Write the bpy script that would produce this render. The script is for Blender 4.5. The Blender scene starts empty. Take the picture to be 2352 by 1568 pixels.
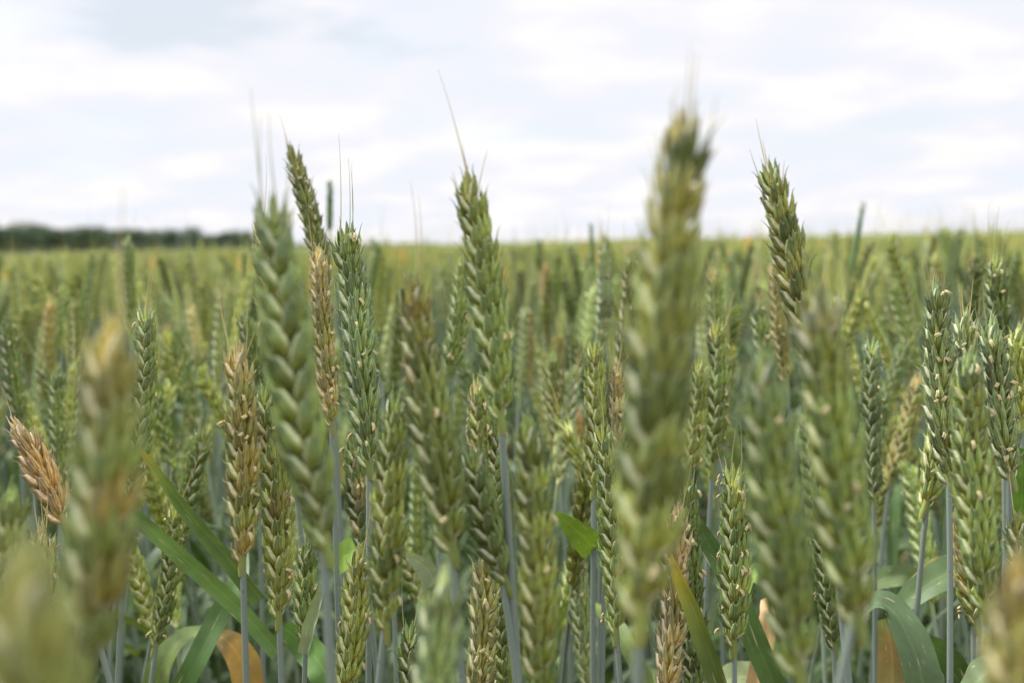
import bpy, math, random
import numpy as np
from mathutils import Vector, Matrix, noise as mnoise

R = random.Random(7)
scene = bpy.context.scene
col = scene.collection

# ------------------------------------------------------------------ camera
FL, SW = 24.0, 22.3
CAMZ = 0.90
W, H = 2352.0, 1568.0                 # working pixel frame of the photograph
FPX = W * FL / SW
PITCH, ROLL = math.radians(-5.12), math.radians(-1.3)
cam_d = bpy.data.cameras.new('camera')
cam = bpy.data.objects.new('camera', cam_d)
col.objects.link(cam)
cam_d.lens = FL
cam_d.sensor_width = SW
cam_d.clip_start = 0.01
cam_d.clip_end = 6000
CM = (Matrix.Rotation(math.pi / 2 + PITCH, 4, 'X') @ Matrix.Rotation(ROLL, 4, 'Z'))
CM.translation = (0, 0, CAMZ)
cam.matrix_world = CM
cam_d.dof.use_dof = True
cam_d.dof.focus_distance = 0.43
cam_d.dof.aperture_fstop = 5.9
cam_d.dof.aperture_blades = 0
scene.camera = cam
CR = CM.to_3x3()
CAMP = Vector((0, 0, CAMZ))
AX_R, AX_U, AX_F = CR @ Vector((1, 0, 0)), CR @ Vector((0, 1, 0)), CR @ Vector((0, 0, -1))


def at(x, y, D):
    """the world point seen at photo pixel x, y, D metres in front of the lens"""
    return CAMP + D * (AX_F + AX_R * ((x - W / 2) / FPX) - AX_U * ((y - H / 2) / FPX))


def to_px(p):
    d = p - CAMP
    z = d.dot(AX_F)
    return (W / 2 + FPX * d.dot(AX_R) / z, H / 2 - FPX * d.dot(AX_U) / z, z)


# ------------------------------------------------------------------ light
SUN_EL, SUN_AZ = math.radians(52), math.radians(-62)      # azimuth from +Y towards +X
world = bpy.data.worlds.new("World")
scene.world = world
world.use_nodes = True
nt = world.node_tree
nt.nodes.clear()


def N(tree, t, **kw):
    n = tree.nodes.new(t)
    for k, v in kw.items():
        if k == 'inp':
            for i, val in v.items():
                n.inputs[i].default_value = val
        else:
            setattr(n, k, v)
    return n


L = nt.links.new
sky = N(nt, 'ShaderNodeTexSky', sky_type='NISHITA', sun_disc=False, sun_elevation=SUN_EL, sun_rotation=SUN_AZ)
bg_sky = N(nt, 'ShaderNodeBackground', inp={1: 0.09})
L(sky.outputs[0], bg_sky.inputs[0])
tc = N(nt, 'ShaderNodeTexCoord')
sep = N(nt, 'ShaderNodeSeparateXYZ')
L(tc.outputs['Generated'], sep.inputs[0])
mz = N(nt, 'ShaderNodeMath', operation='MAXIMUM', inp={1: 0.0})
L(sep.outputs[2], mz.inputs[0])
az = N(nt, 'ShaderNodeMath', operation='ADD', inp={1: 0.16})
L(mz.outputs[0], az.inputs[0])
dx = N(nt, 'ShaderNodeMath', operation='DIVIDE')
dy = N(nt, 'ShaderNodeMath', operation='DIVIDE')
L(sep.outputs[0], dx.inputs[0]); L(az.outputs[0], dx.inputs[1])
L(sep.outputs[1], dy.inputs[0]); L(az.outputs[0], dy.inputs[1])
cmb = N(nt, 'ShaderNodeCombineXYZ', inp={2: 3.3})
L(dx.outputs[0], cmb.inputs[0]); L(dy.outputs[0], cmb.inputs[1])
mp = N(nt, 'ShaderNodeMapping')
mp.inputs['Rotation'].default_value = (0, 0, math.radians(-3))
mp.inputs['Scale'].default_value = (1.0, 0.95, 1)
L(cmb.outputs[0], mp.inputs[0])
n1 = N(nt, 'ShaderNodeTexNoise', inp={'Scale': 1.0, 'Detail': 6.0, 'Roughness': 0.52, 'Distortion': 0.25})
L(mp.outputs[0], n1.inputs['Vector'])
n2 = N(nt, 'ShaderNodeTexNoise', inp={'Scale': 2.5, 'Detail': 6.0, 'Roughness': 0.45, 'Distortion': 0.12})
L(mp.outputs[0], n2.inputs['Vector'])
cover = N(nt, 'ShaderNodeMapRange', interpolation_type='SMOOTHSTEP', inp={1: 0.28, 2: 0.48, 3: 0.80, 4: 1.0})
L(n1.outputs['Fac'], cover.inputs[0])
ramp = N(nt, 'ShaderNodeValToRGB')
cr = ramp.color_ramp
cr.elements[0].position, cr.elements[0].color = 0.38, (0.86, 0.895, 0.965, 1)
cr.elements[1].position, cr.elements[1].color = 0.60, (1.0, 0.98, 0.972, 1)
e = cr.elements.new(0.50); e.color = (0.915, 0.91, 0.972, 1)
L(n2.outputs['Fac'], ramp.inputs[0])
_op = (AX_F + AX_R * ((470 - W / 2) / FPX) - AX_U * ((-25 - H / 2) / FPX)).normalized()
dist = N(nt, 'ShaderNodeVectorMath', operation='DISTANCE')
sc_ = N(nt, 'ShaderNodeVectorMath', operation='MULTIPLY')
sc_.inputs[1].default_value = (1.0, 1.0, 3.4)
L(tc.outputs['Generated'], sc_.inputs[0])
L(sc_.outputs[0], dist.inputs[0])
dist.inputs[1].default_value = (_op.x, _op.y, _op.z * 3.4)
wob = N(nt, 'ShaderNodeMath', operation='MULTIPLY_ADD', inp={1: 0.8, 2: -0.39})
L(n2.outputs['Fac'], wob.inputs[0])
dw = N(nt, 'ShaderNodeMath', operation='ADD')
L(dist.outputs['Value'], dw.inputs[0]); L(wob.outputs[0], dw.inputs[1])
opening = N(nt, 'ShaderNodeMapRange', interpolation_type='SMOOTHSTEP', inp={1: 0.0, 2: 0.17, 3: 0.2, 4: 1.0})
L(dw.outputs[0], opening.inputs[0])
greyc = N(nt, 'ShaderNodeMix', data_type='RGBA')
L(opening.outputs[0], greyc.inputs[0])
greyc.inputs[6].default_value = (0.71, 0.775, 0.86, 1)
L(ramp.outputs[0], greyc.inputs[7])
bg_cl = N(nt, 'ShaderNodeBackground', inp={1: 1.0})
over = N(nt, 'ShaderNodeMapRange', interpolation_type='SMOOTHSTEP', inp={1: 0.22, 2: 0.85, 3: 0.54, 4: 1.75})
L(sep.outputs[2], over.inputs[0])
L(over.outputs[0], bg_cl.inputs[1])
L(greyc.outputs[2], bg_cl.inputs[0])
mixw = N(nt, 'ShaderNodeMixShader')
L(cover.outputs[0], mixw.inputs[0]); L(bg_sky.outputs[0], mixw.inputs[1]); L(bg_cl.outputs[0], mixw.inputs[2])
outw = N(nt, 'ShaderNodeOutputWorld')
L(mixw.outputs[0], outw.inputs[0])

sun_d = bpy.data.lights.new('sun', 'SUN')
sun = bpy.data.objects.new('sun', sun_d)
col.objects.link(sun)
sun_d.energy = 3.7
sun_d.angle = math.radians(11)
sun_d.color = (1.0, 0.965, 0.90)
sun.rotation_euler = (math.pi / 2 - SUN_EL, 0, -SUN_AZ + math.pi)
_dir = Vector((math.sin(SUN_AZ) * math.cos(SUN_EL), math.cos(SUN_AZ) * math.cos(SUN_EL), math.sin(SUN_EL)))
sun.rotation_euler = (-_dir).to_track_quat('-Z', 'Y').to_euler()
sun.location = (0, 0, 30)

vs = scene.view_settings
vs.view_transform = 'Standard'
vs.look = 'None'
vs.exposure = 0.93
vs.gamma = 1.0
vs.use_curve_mapping = False
scene.cycles.max_bounces = 6
scene.cycles.diffuse_bounces = 4
scene.cycles.transmission_bounces = 4
scene.cycles.caustics_reflective = False
scene.cycles.caustics_refractive = False
scene.cycles.use_denoising = True


# ------------------------------------------------------------------ materials
def new_mat(name):
    m = bpy.data.materials.new(name)
    m.use_nodes = True
    m.node_tree.nodes.clear()
    return m, m.node_tree


def vmul(t, a, b):
    n = N(t, 'ShaderNodeMix', data_type='RGBA', blend_type='MULTIPLY', inp={0: 1.0})
    for s, v in ((6, a), (7, b)):
        if isinstance(v, tuple):
            n.inputs[s].default_value = (*v, 1)
        else:
            t.links.new(v, n.inputs[s])
    return n.outputs[2]


def vmix(t, f, a, b):
    n = N(t, 'ShaderNodeMix', data_type='RGBA')
    for s, v in ((0, f), (6, a), (7, b)):
        if isinstance(v, tuple):
            n.inputs[s].default_value = (*v, 1)
        elif isinstance(v, float):
            n.inputs[s].default_value = v
        else:
            t.links.new(v, n.inputs[s])
    return n.outputs[2]


def mrange(t, v, a, b, c=0.0, d=1.0):
    n = N(t, 'ShaderNodeMapRange', interpolation_type='SMOOTHSTEP', inp={1: a, 2: b, 3: c, 4: d})
    t.links.new(v, n.inputs[0])
    return n.outputs[0]


def math_(t, op, a, b=None):
    n = N(t, 'ShaderNodeMath', operation=op)
    for s, v in ((0, a), (1, b)):
        if v is None:
            continue
        if isinstance(v, (int, float)):
            n.inputs[s].default_value = v
        else:
            t.links.new(v, n.inputs[s])
    return n.outputs[0]


def finish(t, colour, rough=0.5, transl=0.0, spec=0.35, bump=None):
    p = N(t, 'ShaderNodeBsdfPrincipled', inp={'Roughness': rough, 'Specular IOR Level': spec})
    t.links.new(colour, p.inputs['Base Color'])
    if bump is not None:
        b = N(t, 'ShaderNodeBump', inp={'Strength': 0.35, 'Distance': 0.0003})
        t.links.new(bump, b.inputs['Height'])
        t.links.new(b.outputs[0], p.inputs['Normal'])
    o = N(t, 'ShaderNodeOutputMaterial')
    if transl > 0:
        tr = N(t, 'ShaderNodeBsdfTranslucent')
        t.links.new(vmul(t, colour, (1.15, 1.15, 0.6)), tr.inputs[0])
        mx = N(t, 'ShaderNodeMixShader', inp={0: transl})
        t.links.new(p.outputs[0], mx.inputs[1]); t.links.new(tr.outputs[0], mx.inputs[2])
        t.links.new(mx.outputs[0], o.inputs[0])
    else:
        t.links.new(p.outputs[0], o.inputs[0])


def base_colour(t, jitter=0.18):
    oi = N(t, 'ShaderNodeObjectInfo')
    at_ = N(t, 'ShaderNodeAttribute', attribute_name='tint')
    c = vmul(t, oi.outputs['Color'], at_.outputs['Color'])
    r = mrange(t, oi.outputs['Random'], 0.0, 1.0, 1 - jitter, 1 + jitter)
    n = N(t, 'ShaderNodeVectorMath', operation='SCALE')
    t.links.new(c, n.inputs[0]); t.links.new(r, n.inputs['Scale'])
    return n.outputs[0]


def uv_parts(t):
    uv = N(t, 'ShaderNodeUVMap', uv_map='UVMap')
    s = N(t, 'ShaderNodeSeparateXYZ')
    t.links.new(uv.outputs[0], s.inputs[0])
    return s.outputs[0], s.outputs[1]


def noise_fac(t, scale, detail=3.0):
    tcn = N(t, 'ShaderNodeTexCoord')
    n = N(t, 'ShaderNodeTexNoise', inp={'Scale': scale, 'Detail': detail, 'Roughness': 0.6})
    t.links.new(tcn.outputs['Object'], n.inputs['Vector'])
    return n.outputs['Fac']


# husk of the ears: yellow-green at the foot, waxy blue-green shoulder, pale rim, fine veins
M_husk, t = new_mat('wheat_husk')
c = base_colour(t, 0.26)
u, v = uv_parts(t)
uf = math_(t, 'FRACT', u)
floret = math_(t, 'GREATER_THAN', u, 1.0)
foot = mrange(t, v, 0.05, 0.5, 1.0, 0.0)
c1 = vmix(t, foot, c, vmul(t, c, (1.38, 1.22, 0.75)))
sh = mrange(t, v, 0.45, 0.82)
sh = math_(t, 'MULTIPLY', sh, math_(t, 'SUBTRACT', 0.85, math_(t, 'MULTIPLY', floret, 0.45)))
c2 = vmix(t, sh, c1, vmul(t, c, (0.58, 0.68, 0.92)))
vein = math_(t, 'SINE', math_(t, 'MULTIPLY', uf, 44.0))
veinf = mrange(t, vein, -1.0, 1.0, 0.72, 1.18)
vn = N(t, 'ShaderNodeVectorMath', operation='SCALE')
t.links.new(c2, vn.inputs[0]); t.links.new(veinf, vn.inputs['Scale'])
edge = mrange(t, math_(t, 'ABSOLUTE', math_(t, 'SUBTRACT', uf, 0.5)), 0.22, 0.36)
tip = mrange(t, v, 0.90, 0.99)
rim = math_(t, 'MAXIMUM', math_(t, 'MULTIPLY', edge, math_(t, 'SUBTRACT', 1.0, floret)), math_(t, 'MULTIPLY', tip, 0.7))
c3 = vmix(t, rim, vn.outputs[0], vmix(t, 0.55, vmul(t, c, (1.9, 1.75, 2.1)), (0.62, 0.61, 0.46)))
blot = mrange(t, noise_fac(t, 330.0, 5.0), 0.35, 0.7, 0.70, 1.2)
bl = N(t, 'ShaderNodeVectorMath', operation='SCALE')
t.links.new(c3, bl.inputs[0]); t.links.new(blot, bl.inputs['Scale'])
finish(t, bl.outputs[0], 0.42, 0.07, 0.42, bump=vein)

# waxy stem
M_stem, t = new_mat('wheat_stem')
c = base_colour(t, 0.1)
u, v = uv_parts(t)
collar = mrange(t, v, 0.012, 0.03, 1.0, 0.0)
c1 = vmix(t, collar, c, vmul(t, c, (1.15, 1.1, 0.6)))
low = mrange(t, v, 0.35, 0.9)
c1 = vmix(t, low, c1, vmul(t, c, (0.75, 0.9, 0.5)))
line = mrange(t, math_(t, 'SINE', math_(t, 'MULTIPLY', u, 90.0)), -1.0, 1.0, 0.9, 1.08)
sp = mrange(t, noise_fac(t, 700.0, 2.0), 0.66, 0.74, 1.0, 0.45)
f = math_(t, 'MULTIPLY', line, sp)
sc = N(t, 'ShaderNodeVectorMath', operation='SCALE')
t.links.new(c1, sc.inputs[0]); t.links.new(f, sc.inputs['Scale'])
finish(t, sc.outputs[0], 0.5, 0.0, 0.3)

# leaf blades
M_leaf, t = new_mat('wheat_leaf')
c = base_colour(t, 0.12)
u, v = uv_parts(t)
mid = mrange(t, math_(t, 'ABSOLUTE', math_(t, 'SUBTRACT', u, 0.5)), 0.02, 0.06, 1.0, 0.0)
c1 = vmix(t, math_(t, 'MULTIPLY', mid, 0.5), c, vmul(t, c, (1.5, 1.35, 1.3)))
vein = mrange(t, math_(t, 'SINE', math_(t, 'MULTIPLY', u, 120.0)), -1.0, 1.0, 0.88, 1.1)
nz = mrange(t, noise_fac(t, 60.0, 4.0), 0.3, 0.7, 0.8, 1.2)
f = math_(t, 'MULTIPLY', vein, nz)
sc = N(t, 'ShaderNodeVectorMath', operation='SCALE')
t.links.new(c1, sc.inputs[0]); t.links.new(f, sc.inputs['Scale'])
# blotches of straw where the blade is scarred, stretched along it
uvn = N(t, 'ShaderNodeUVMap', uv_map='UVMap')
mpn = N(t, 'ShaderNodeMapping')
mpn.inputs['Scale'].default_value = (9, 5, 1)
t.links.new(uvn.outputs[0], mpn.inputs[0])
oi = N(t, 'ShaderNodeObjectInfo')
cx = N(t, 'ShaderNodeVectorMath', operation='ADD')
cc = N(t, 'ShaderNodeCombineXYZ')
t.links.new(math_(t, 'MULTIPLY', oi.outputs['Random'], 50.0), cc.inputs[0])
t.links.new(mpn.outputs[0], cx.inputs[0]); t.links.new(cc.outputs[0], cx.inputs[1])
sn = N(t, 'ShaderNodeTexNoise', inp={'Scale': 1.0, 'Detail': 3.0})
t.links.new(cx.outputs[0], sn.inputs['Vector'])
scar = mrange(t, sn.outputs['Fac'], 0.66, 0.70)
c3 = vmix(t, math_(t, 'MULTIPLY', scar, 0.75), sc.outputs[0], (0.42, 0.36, 0.22))
finish(t, c3, 0.5, 0.22, 0.2)

# awns and anthers
M_awn, t = new_mat('wheat_awn')
c = base_colour(t, 0.1)
finish(t, c, 0.55, 0.0, 0.3)
M_anther, t = new_mat('wheat_anther')
c = base_colour(t, 0.12)
n = mrange(t, noise_fac(t, 900.0), 0.3, 0.7, 0.8, 1.15)
sc = N(t, 'ShaderNodeVectorMath', operation='SCALE')
t.links.new(c, sc.inputs[0]); t.links.new(n, sc.inputs['Scale'])
finish(t, sc.outputs[0], 0.7, 0.1, 0.2)

# the mass of the field: vertex tint times a colour that differs from plant to plant
M_field, t = new_mat('field_wheat')
oi = N(t, 'ShaderNodeObjectInfo')
at_ = N(t, 'ShaderNodeAttribute', attribute_name='tint')
rp = N(t, 'ShaderNodeValToRGB')
rp.color_ramp.interpolation = 'LINEAR'
els = [(0.0, (0.78, 0.90, 0.92)), (0.22, (0.97, 1.04, 1.12)), (0.5, (1.08, 1.11, 1.2)), (0.8, (1.2, 1.19, 1.22)),
       (0.96, (1.25, 1.15, 1.0)), (0.98, (1.9, 1.28, 0.95)), (1.0, (2.1, 1.25, 1.1))]
rp.color_ramp.elements[0].position, rp.color_ramp.elements[0].color = els[0][0], (*els[0][1], 1)
rp.color_ramp.elements[1].position, rp.color_ramp.elements[1].color = els[-1][0], (*els[-1][1], 1)
for p_, c_ in els[1:-1]:
    e = rp.color_ramp.elements.new(p_); e.color = (*c_, 1)
t.links.new(oi.outputs['Random'], rp.inputs[0])
c = vmul(t, at_.outputs['Color'], rp.outputs[0])
finish(t, c, 0.6, 0.18, 0.25)

M_canopy, t = new_mat('distant_wheat')
tcn = N(t, 'ShaderNodeTexCoord')
na = N(t, 'ShaderNodeTexNoise', inp={'Scale': 0.05, 'Detail': 6.0, 'Roughness': 0.65})
nb = N(t, 'ShaderNodeTexNoise', inp={'Scale': 9.0, 'Detail': 3.0, 'Roughness': 0.7})
t.links.new(tcn.outputs['Object'], na.inputs['Vector']); t.links.new(tcn.outputs['Object'], nb.inputs['Vector'])
c = vmix(t, mrange(t, na.outputs['Fac'], 0.3, 0.7), (0.112, 0.142, 0.074), (0.146, 0.168, 0.092))
c = vmix(t, mrange(t, nb.outputs['Fac'], 0.35, 0.7), c, vmul(t, c, (1.35, 1.25, 1.1)))
finish(t, c, 0.8, 0.0, 0.1)

M_soil, t = new_mat('soil')
a_ = noise_fac(t, 6.0, 8.0)
c = vmix(t, mrange(t, a_, 0.3, 0.7), (0.035, 0.026, 0.017), (0.10, 0.078, 0.048))
finish(t, c, 0.95, 0.0, 0.1, bump=a_)

M_bark, t = new_mat('bark')
c = vmix(t, mrange(t, noise_fac(t, 3.0), 0.3, 0.7), (0.05, 0.04, 0.03), (0.13, 0.10, 0.075))
finish(t, c, 0.9, 0.0, 0.1)
M_tree, t = new_mat('tree_leaves')
c = base_colour(t, 0.15)
c = vmix(t, mrange(t, noise_fac(t, 0.5), 0.35, 0.65), c, vmul(t, c, (1.5, 1.4, 1.1)))
finish(t, c, 0.6, 0.15, 0.2)
M_grass, t = new_mat('grass_seed_head')
c = base_colour(t, 0.1)
c = vmix(t, mrange(t, noise_fac(t, 800.0), 0.4, 0.6), c, vmul(t, c, (1.7, 1.6, 1.6)))
finish(t, c, 0.7, 0.05, 0.2)


# ------------------------------------------------------------------ mesh building
class MB:
    """collects vertices, faces, uv and tint, and links them as one mesh"""
    def __init__(self):
        self.v, self.f, self.uv, self.t = [], [], [], []

    def grid(self, P, nr, nc, uvs, tint=(1, 1, 1), wrap=False):
        b = len(self.v)
        self.v += [tuple(p) for p in P]
        self.uv += uvs
        self.t += (tint if isinstance(tint, list) else [tint] * len(P))
        for i in range(nr - 1):
            for j in range(nc - (0 if wrap else 1)):
                k = (j + 1) % nc
                self.f.append((b + i * nc + j, b + i * nc + k, b + (i + 1) * nc + k, b + (i + 1) * nc + j))

    def add(self, arr, M, tint=(1, 1, 1)):
        """a copy of the mesh arrays arr (v, f, uv, t) moved by M"""
        v, f, uv, tt = arr
        b = len(self.v)
        m = np.array(M)
        w = v @ m[:3, :3].T + m[:3, 3]
        self.v += [tuple(p) for p in w]
        self.f += [tuple(b + i for i in q) for q in f]
        self.uv += uv
        self.t += [(a[0] * tint[0], a[1] * tint[1], a[2] * tint[2]) for a in tt]

    def arrays(self):
        return (np.array(self.v), self.f, self.uv, self.t)

    def mesh(self, name, mat):
        me = bpy.data.meshes.new(name)
        me.from_pydata(self.v, [], self.f)
        me.materials.append(mat)
        uvl = me.uv_layers.new(name='UVMap')
        li = np.empty(len(me.loops), dtype=np.int32)
        me.loops.foreach_get('vertex_index', li)
        uvl.data.foreach_set('uv', np.array(self.uv, dtype=np.float32)[li].ravel())
        ca = me.color_attributes.new('tint', 'FLOAT_COLOR', 'POINT')
        tt = np.ones((len(self.v), 4), dtype=np.float32)
        tt[:, :3] = np.array(self.t, dtype=np.float32)
        ca.data.foreach_set('color', tt.ravel())
        me.polygons.foreach_set('use_smooth', np.ones(len(me.polygons), dtype=bool))
        me.update()
        return me


def link(name, data, parent=None, loc=None, colour=None, matrix=None):
    o = bpy.data.objects.new(name, data)
    col.objects.link(o)
    if parent is not None:
        o.parent = parent
    if matrix is not None:
        o.matrix_local = matrix
    elif loc is not None:
        o.location = loc
    if colour is not None:
        o.color = (*colour, 1)
    return o


def tag(o, label=None, cat=None, group=None, kind=None):
    if label: o['label'] = label
    if cat: o['category'] = cat
    if group: o['group'] = group
    if kind: o['kind'] = kind


def frame_for(tan, ref=Vector((0, 0, 1))):
    tan = tan.normalized()
    a = ref - tan * ref.dot(tan)
    if a.length < 1e-4:
        a = Vector((1, 0, 0)) - tan * tan.x
    a.normalize()
    return a, tan.cross(a)


def tube(mb, pts, rad, seg=8, tint=(1, 1, 1), v0=0.0, v1=1.0):
    n = len(pts)
    P, U = [], []
    ref = Vector((0.3, 1, 0.1))
    for i, p in enumerate(pts):
        tg = pts[min(i + 1, n - 1)] - pts[max(i - 1, 0)]
        a, b = frame_for(tg, ref)
        r = rad[i] if isinstance(rad, (list, tuple)) else rad
        for j in range(seg):
            th = 2 * math.pi * j / seg
            P.append(p + (a * math.cos(th) + b * math.sin(th)) * r)
            U.append((j / seg, v0 + (v1 - v0) * i / (n - 1)))
    mb.grid(P, n, seg, U, tint, wrap=True)


def bez(p0, p1, p2, p3, n):
    out = []
    for i in range(n + 1):
        t = i / n
        s = 1 - t
        out.append(p0 * s ** 3 + p1 * 3 * s * s * t + p2 * 3 * s * t * t + p3 * t ** 3)
    return out


# ---- spikelets, built at true size: Y outwards from the ear's axis, Z up along it, X broad
MM = 0.001


def floret(mb, p0, p1, out, a, b, nr=7, ns=8, bulge=0.8, tint=(1, 1, 1)):
    p0, p1, out = Vector(p0), Vector(p1), Vector(out).normalized()
    ax = (p1 - p0).normalized()
    o = (out - ax * out.dot(ax)).normalized()
    s = ax.cross(o)
    P, U = [], []
    for i in range(nr):
        t = i / (nr - 1)
        c = p0 + (p1 - p0) * t + o * bulge * math.sin(math.pi * t)
        r = 1.75 * (max(t, 0.02) ** 0.55) * ((1 - t) ** 0.85) + 0.04
        r = min(r, 1.0)
        for j in range(ns):
            th = 2 * math.pi * j / ns
            kk = 1.0 + 0.22 * max(0, math.cos(th)) ** 3
            P.append((c + (s * a * math.sin(th) + o * b * kk * math.cos(th)) * r) * MM)
            U.append((1.02 + 0.96 * abs(((j / ns + 0.5) % 1) * 1.0), t))
    mb.grid(P, nr, ns, U, tint, wrap=True)


def glume(mb, p0, p1, out, r0, nr=7, nc=7, beak=1.3, tint=(1, 1, 1), rnd=None):
    """an open, keeled, blunt-shouldered shell with a short beak"""
    p0, p1, out = Vector(p0), Vector(p1), Vector(out).normalized()
    ax = (p1 - p0).normalized()
    o = (out - ax * out.dot(ax)).normalized()
    s = ax.cross(o)
    Ln = (p1 - p0).length
    P, U = [], []
    for i in range(nr):
        t = i / (nr - 1)
        wid = min(1.0, 0.45 + 1.6 * t) * (1 - 0.42 * (max(0, t - 0.4) / 0.6) ** 1.3)
        for j in range(nc):
            q = 2 * j / (nc - 1) - 1                    # -1 .. 1 round the shell
            th = q * math.radians(112)
            key = 1.0 + 0.22 * max(0, 1 - abs(q) * 4)
            top = 1.0 - 0.16 * abs(q) ** 1.5           # shoulders lower than the keel
            z = t * Ln * (1 + (top - 1) * t)
            if t == 1 and abs(q) < 0.01:
                z += beak
            c = p0 + ax * z + o * (0.5 * math.sin(math.pi * min(t, 1)) - (0.2 if t < 1 else 0.0))
            P.append((c + (s * math.sin(th) * r0 + o * (math.cos(th) * r0 * 0.85 * key)) * wid) * MM)
            U.append((j / (nc - 1) * 0.98 + 0.01, t))
    mb.grid(P, nr, nc, U, tint)


def make_spikelet(seed, detail=1):
    r = random.Random(seed)
    j = lambda s: r.uniform(-s, s)
    mb = MB()
    nr, ns, nc = ((8, 8, 9) if detail == 1 else (6, 6, 5))
    for s in (-1, 1):
        glume(mb, (1.0 * s, 0.2, 0), ((4.3 + j(.5)) * s, 2.1 + j(.4), 9.0 + j(.6)), (0.95 * s, 0.5, 0), 2.15, nr, nc, 1.7 + j(.5))
        floret(mb, (0.8 * s, 0.7, 0.8), ((3.7 + j(.5)) * s, 3.3 + j(.4), 12.4 + j(.8)), (0.6 * s, 1, 0), 1.85, 1.6, nr, ns, 0.9,
               tint=(1.05, 1.06, 0.9))
    floret(mb, (0.1, 0.7, 2.0), (j(.9), 3.6 + j(.4), 13.2 + j(.9)), (0, 1, 0), 1.6, 1.5, nr, ns, 1.0, tint=(1.15, 1.13, 0.85))
    for s in ((-1, 0, 1) if detail == 1 else (-1, 1)):
        l = r.uniform(1.2, 5.0)
        a = Vector((3.7 * s, 3.3, 12.0))
        d = Vector((.30 * s + j(.12), .22 + j(.15), 1)).normalized()
        q = [a - d * 1.0, a + d * l * .5, a + d * l + Vector((.25 * s * l, .3 * l * r.random(), -.1 * l)) * .6]
        b = len(mb.v)
        tube(mb, [p * MM for p in q], [0.30 * MM, 0.17 * MM, 0.06 * MM], 4, (.95, .95, .95))
        for i_ in range(b, len(mb.v)):
            mb.uv[i_] = (1.5, .8)
    if r.random() < 0.6:
        floret(mb, (0.4, 0.2, 4.0), (1.2 + j(.9), 1.6, 13.6 + j(.8)), (0, 1, 0), 1.3, 1.2, nr - 1, ns - 2, tint=(1.2, 1.15, 0.85))
    return mb


SPK = [make_spikelet(s) for s in range(5)]
SPK_ARR = [m.arrays() for m in SPK]
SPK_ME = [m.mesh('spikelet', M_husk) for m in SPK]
SPK2_ARR = [make_spikelet(s + 20, 2).arrays() for s in range(4)]


def make_anther(seed):
    r = random.Random(seed)
    mb = MB()
    Ln = 3.4 * MM
    p0 = Vector((0, 0, 0))
    p1 = Vector((r.uniform(-.5, .5) * Ln, 0.4 * Ln, -0.9 * Ln))
    md = (p0 + p1) / 2 + Vector((0, 0.5 * MM, 0.3 * MM))
    for off in (-0.35, 0.35):
        o = Vector((off * MM, 0, 0))
        pts = [p0 + o * 0.5, p0 * .7 + md * .3 + o, md + o, p1 * .7 + md * .3 + o * 1.2, p1 + o * 1.6]
        tube(mb, pts, [0.15 * MM, 0.42 * MM, 0.45 * MM, 0.45 * MM, 0.12 * MM], 6)
    return mb.mesh('anther', M_anther)


ANTH = [make_anther(s) for s in range(3)]
mb_anth = []


def awn_mesh(p0, p1, bend, r0=0.24, name='awn'):
    """p0 to p1 in metres, gently curved"""
    mb = MB()
    d = p1 - p0
    pts = bez(p0, p0 + d * .33 + bend * 0.6, p0 + d * .66 + bend, p1, 8)
    tube(mb, pts, [(r0 * (1 - 0.82 * (i / 8))) * MM for i in range(9)], 5)
    return mb.mesh(name, M_awn)


# ------------------------------------------------------------------ colours (albedo)
G = (0.236, 0.306, 0.090)
B = (0.225, 0.300, 0.120)
Y = (0.302, 0.345, 0.092)
Dk = (0.152, 0.204, 0.062)
S = (0.500, 0.400, 0.185)
T = (0.450, 0.295, 0.125)
O = (0.330, 0.265, 0.085)
P_ = (0.300, 0.365, 0.155)
STEM = (0.150, 0.185, 0.155)
STEMG = (0.125, 0.170, 0.085)
AWN_G = (0.20, 0.24, 0.10)
AWN_S = (0.42, 0.33, 0.13)
ANTHER = (0.47, 0.405, 0.215)


def lerp(a, b, t):
    return tuple(x + (y - x) * t for x, y in zip(a, b))


STALKS = {}
OCC = []            # (D, tip px, base px, half width px) of what has been placed


def ear_path(B0, T0, bow, n):
    side = (T0 - B0).cross(AX_F).normalized()
    m = (B0 + T0) / 2 + side * bow
    m = m * 2 - (B0 + T0) / 2
    f = lambda t: B0 * (1 - t) ** 2 + m * 2 * t * (1 - t) + T0 * t * t
    return f


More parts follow.
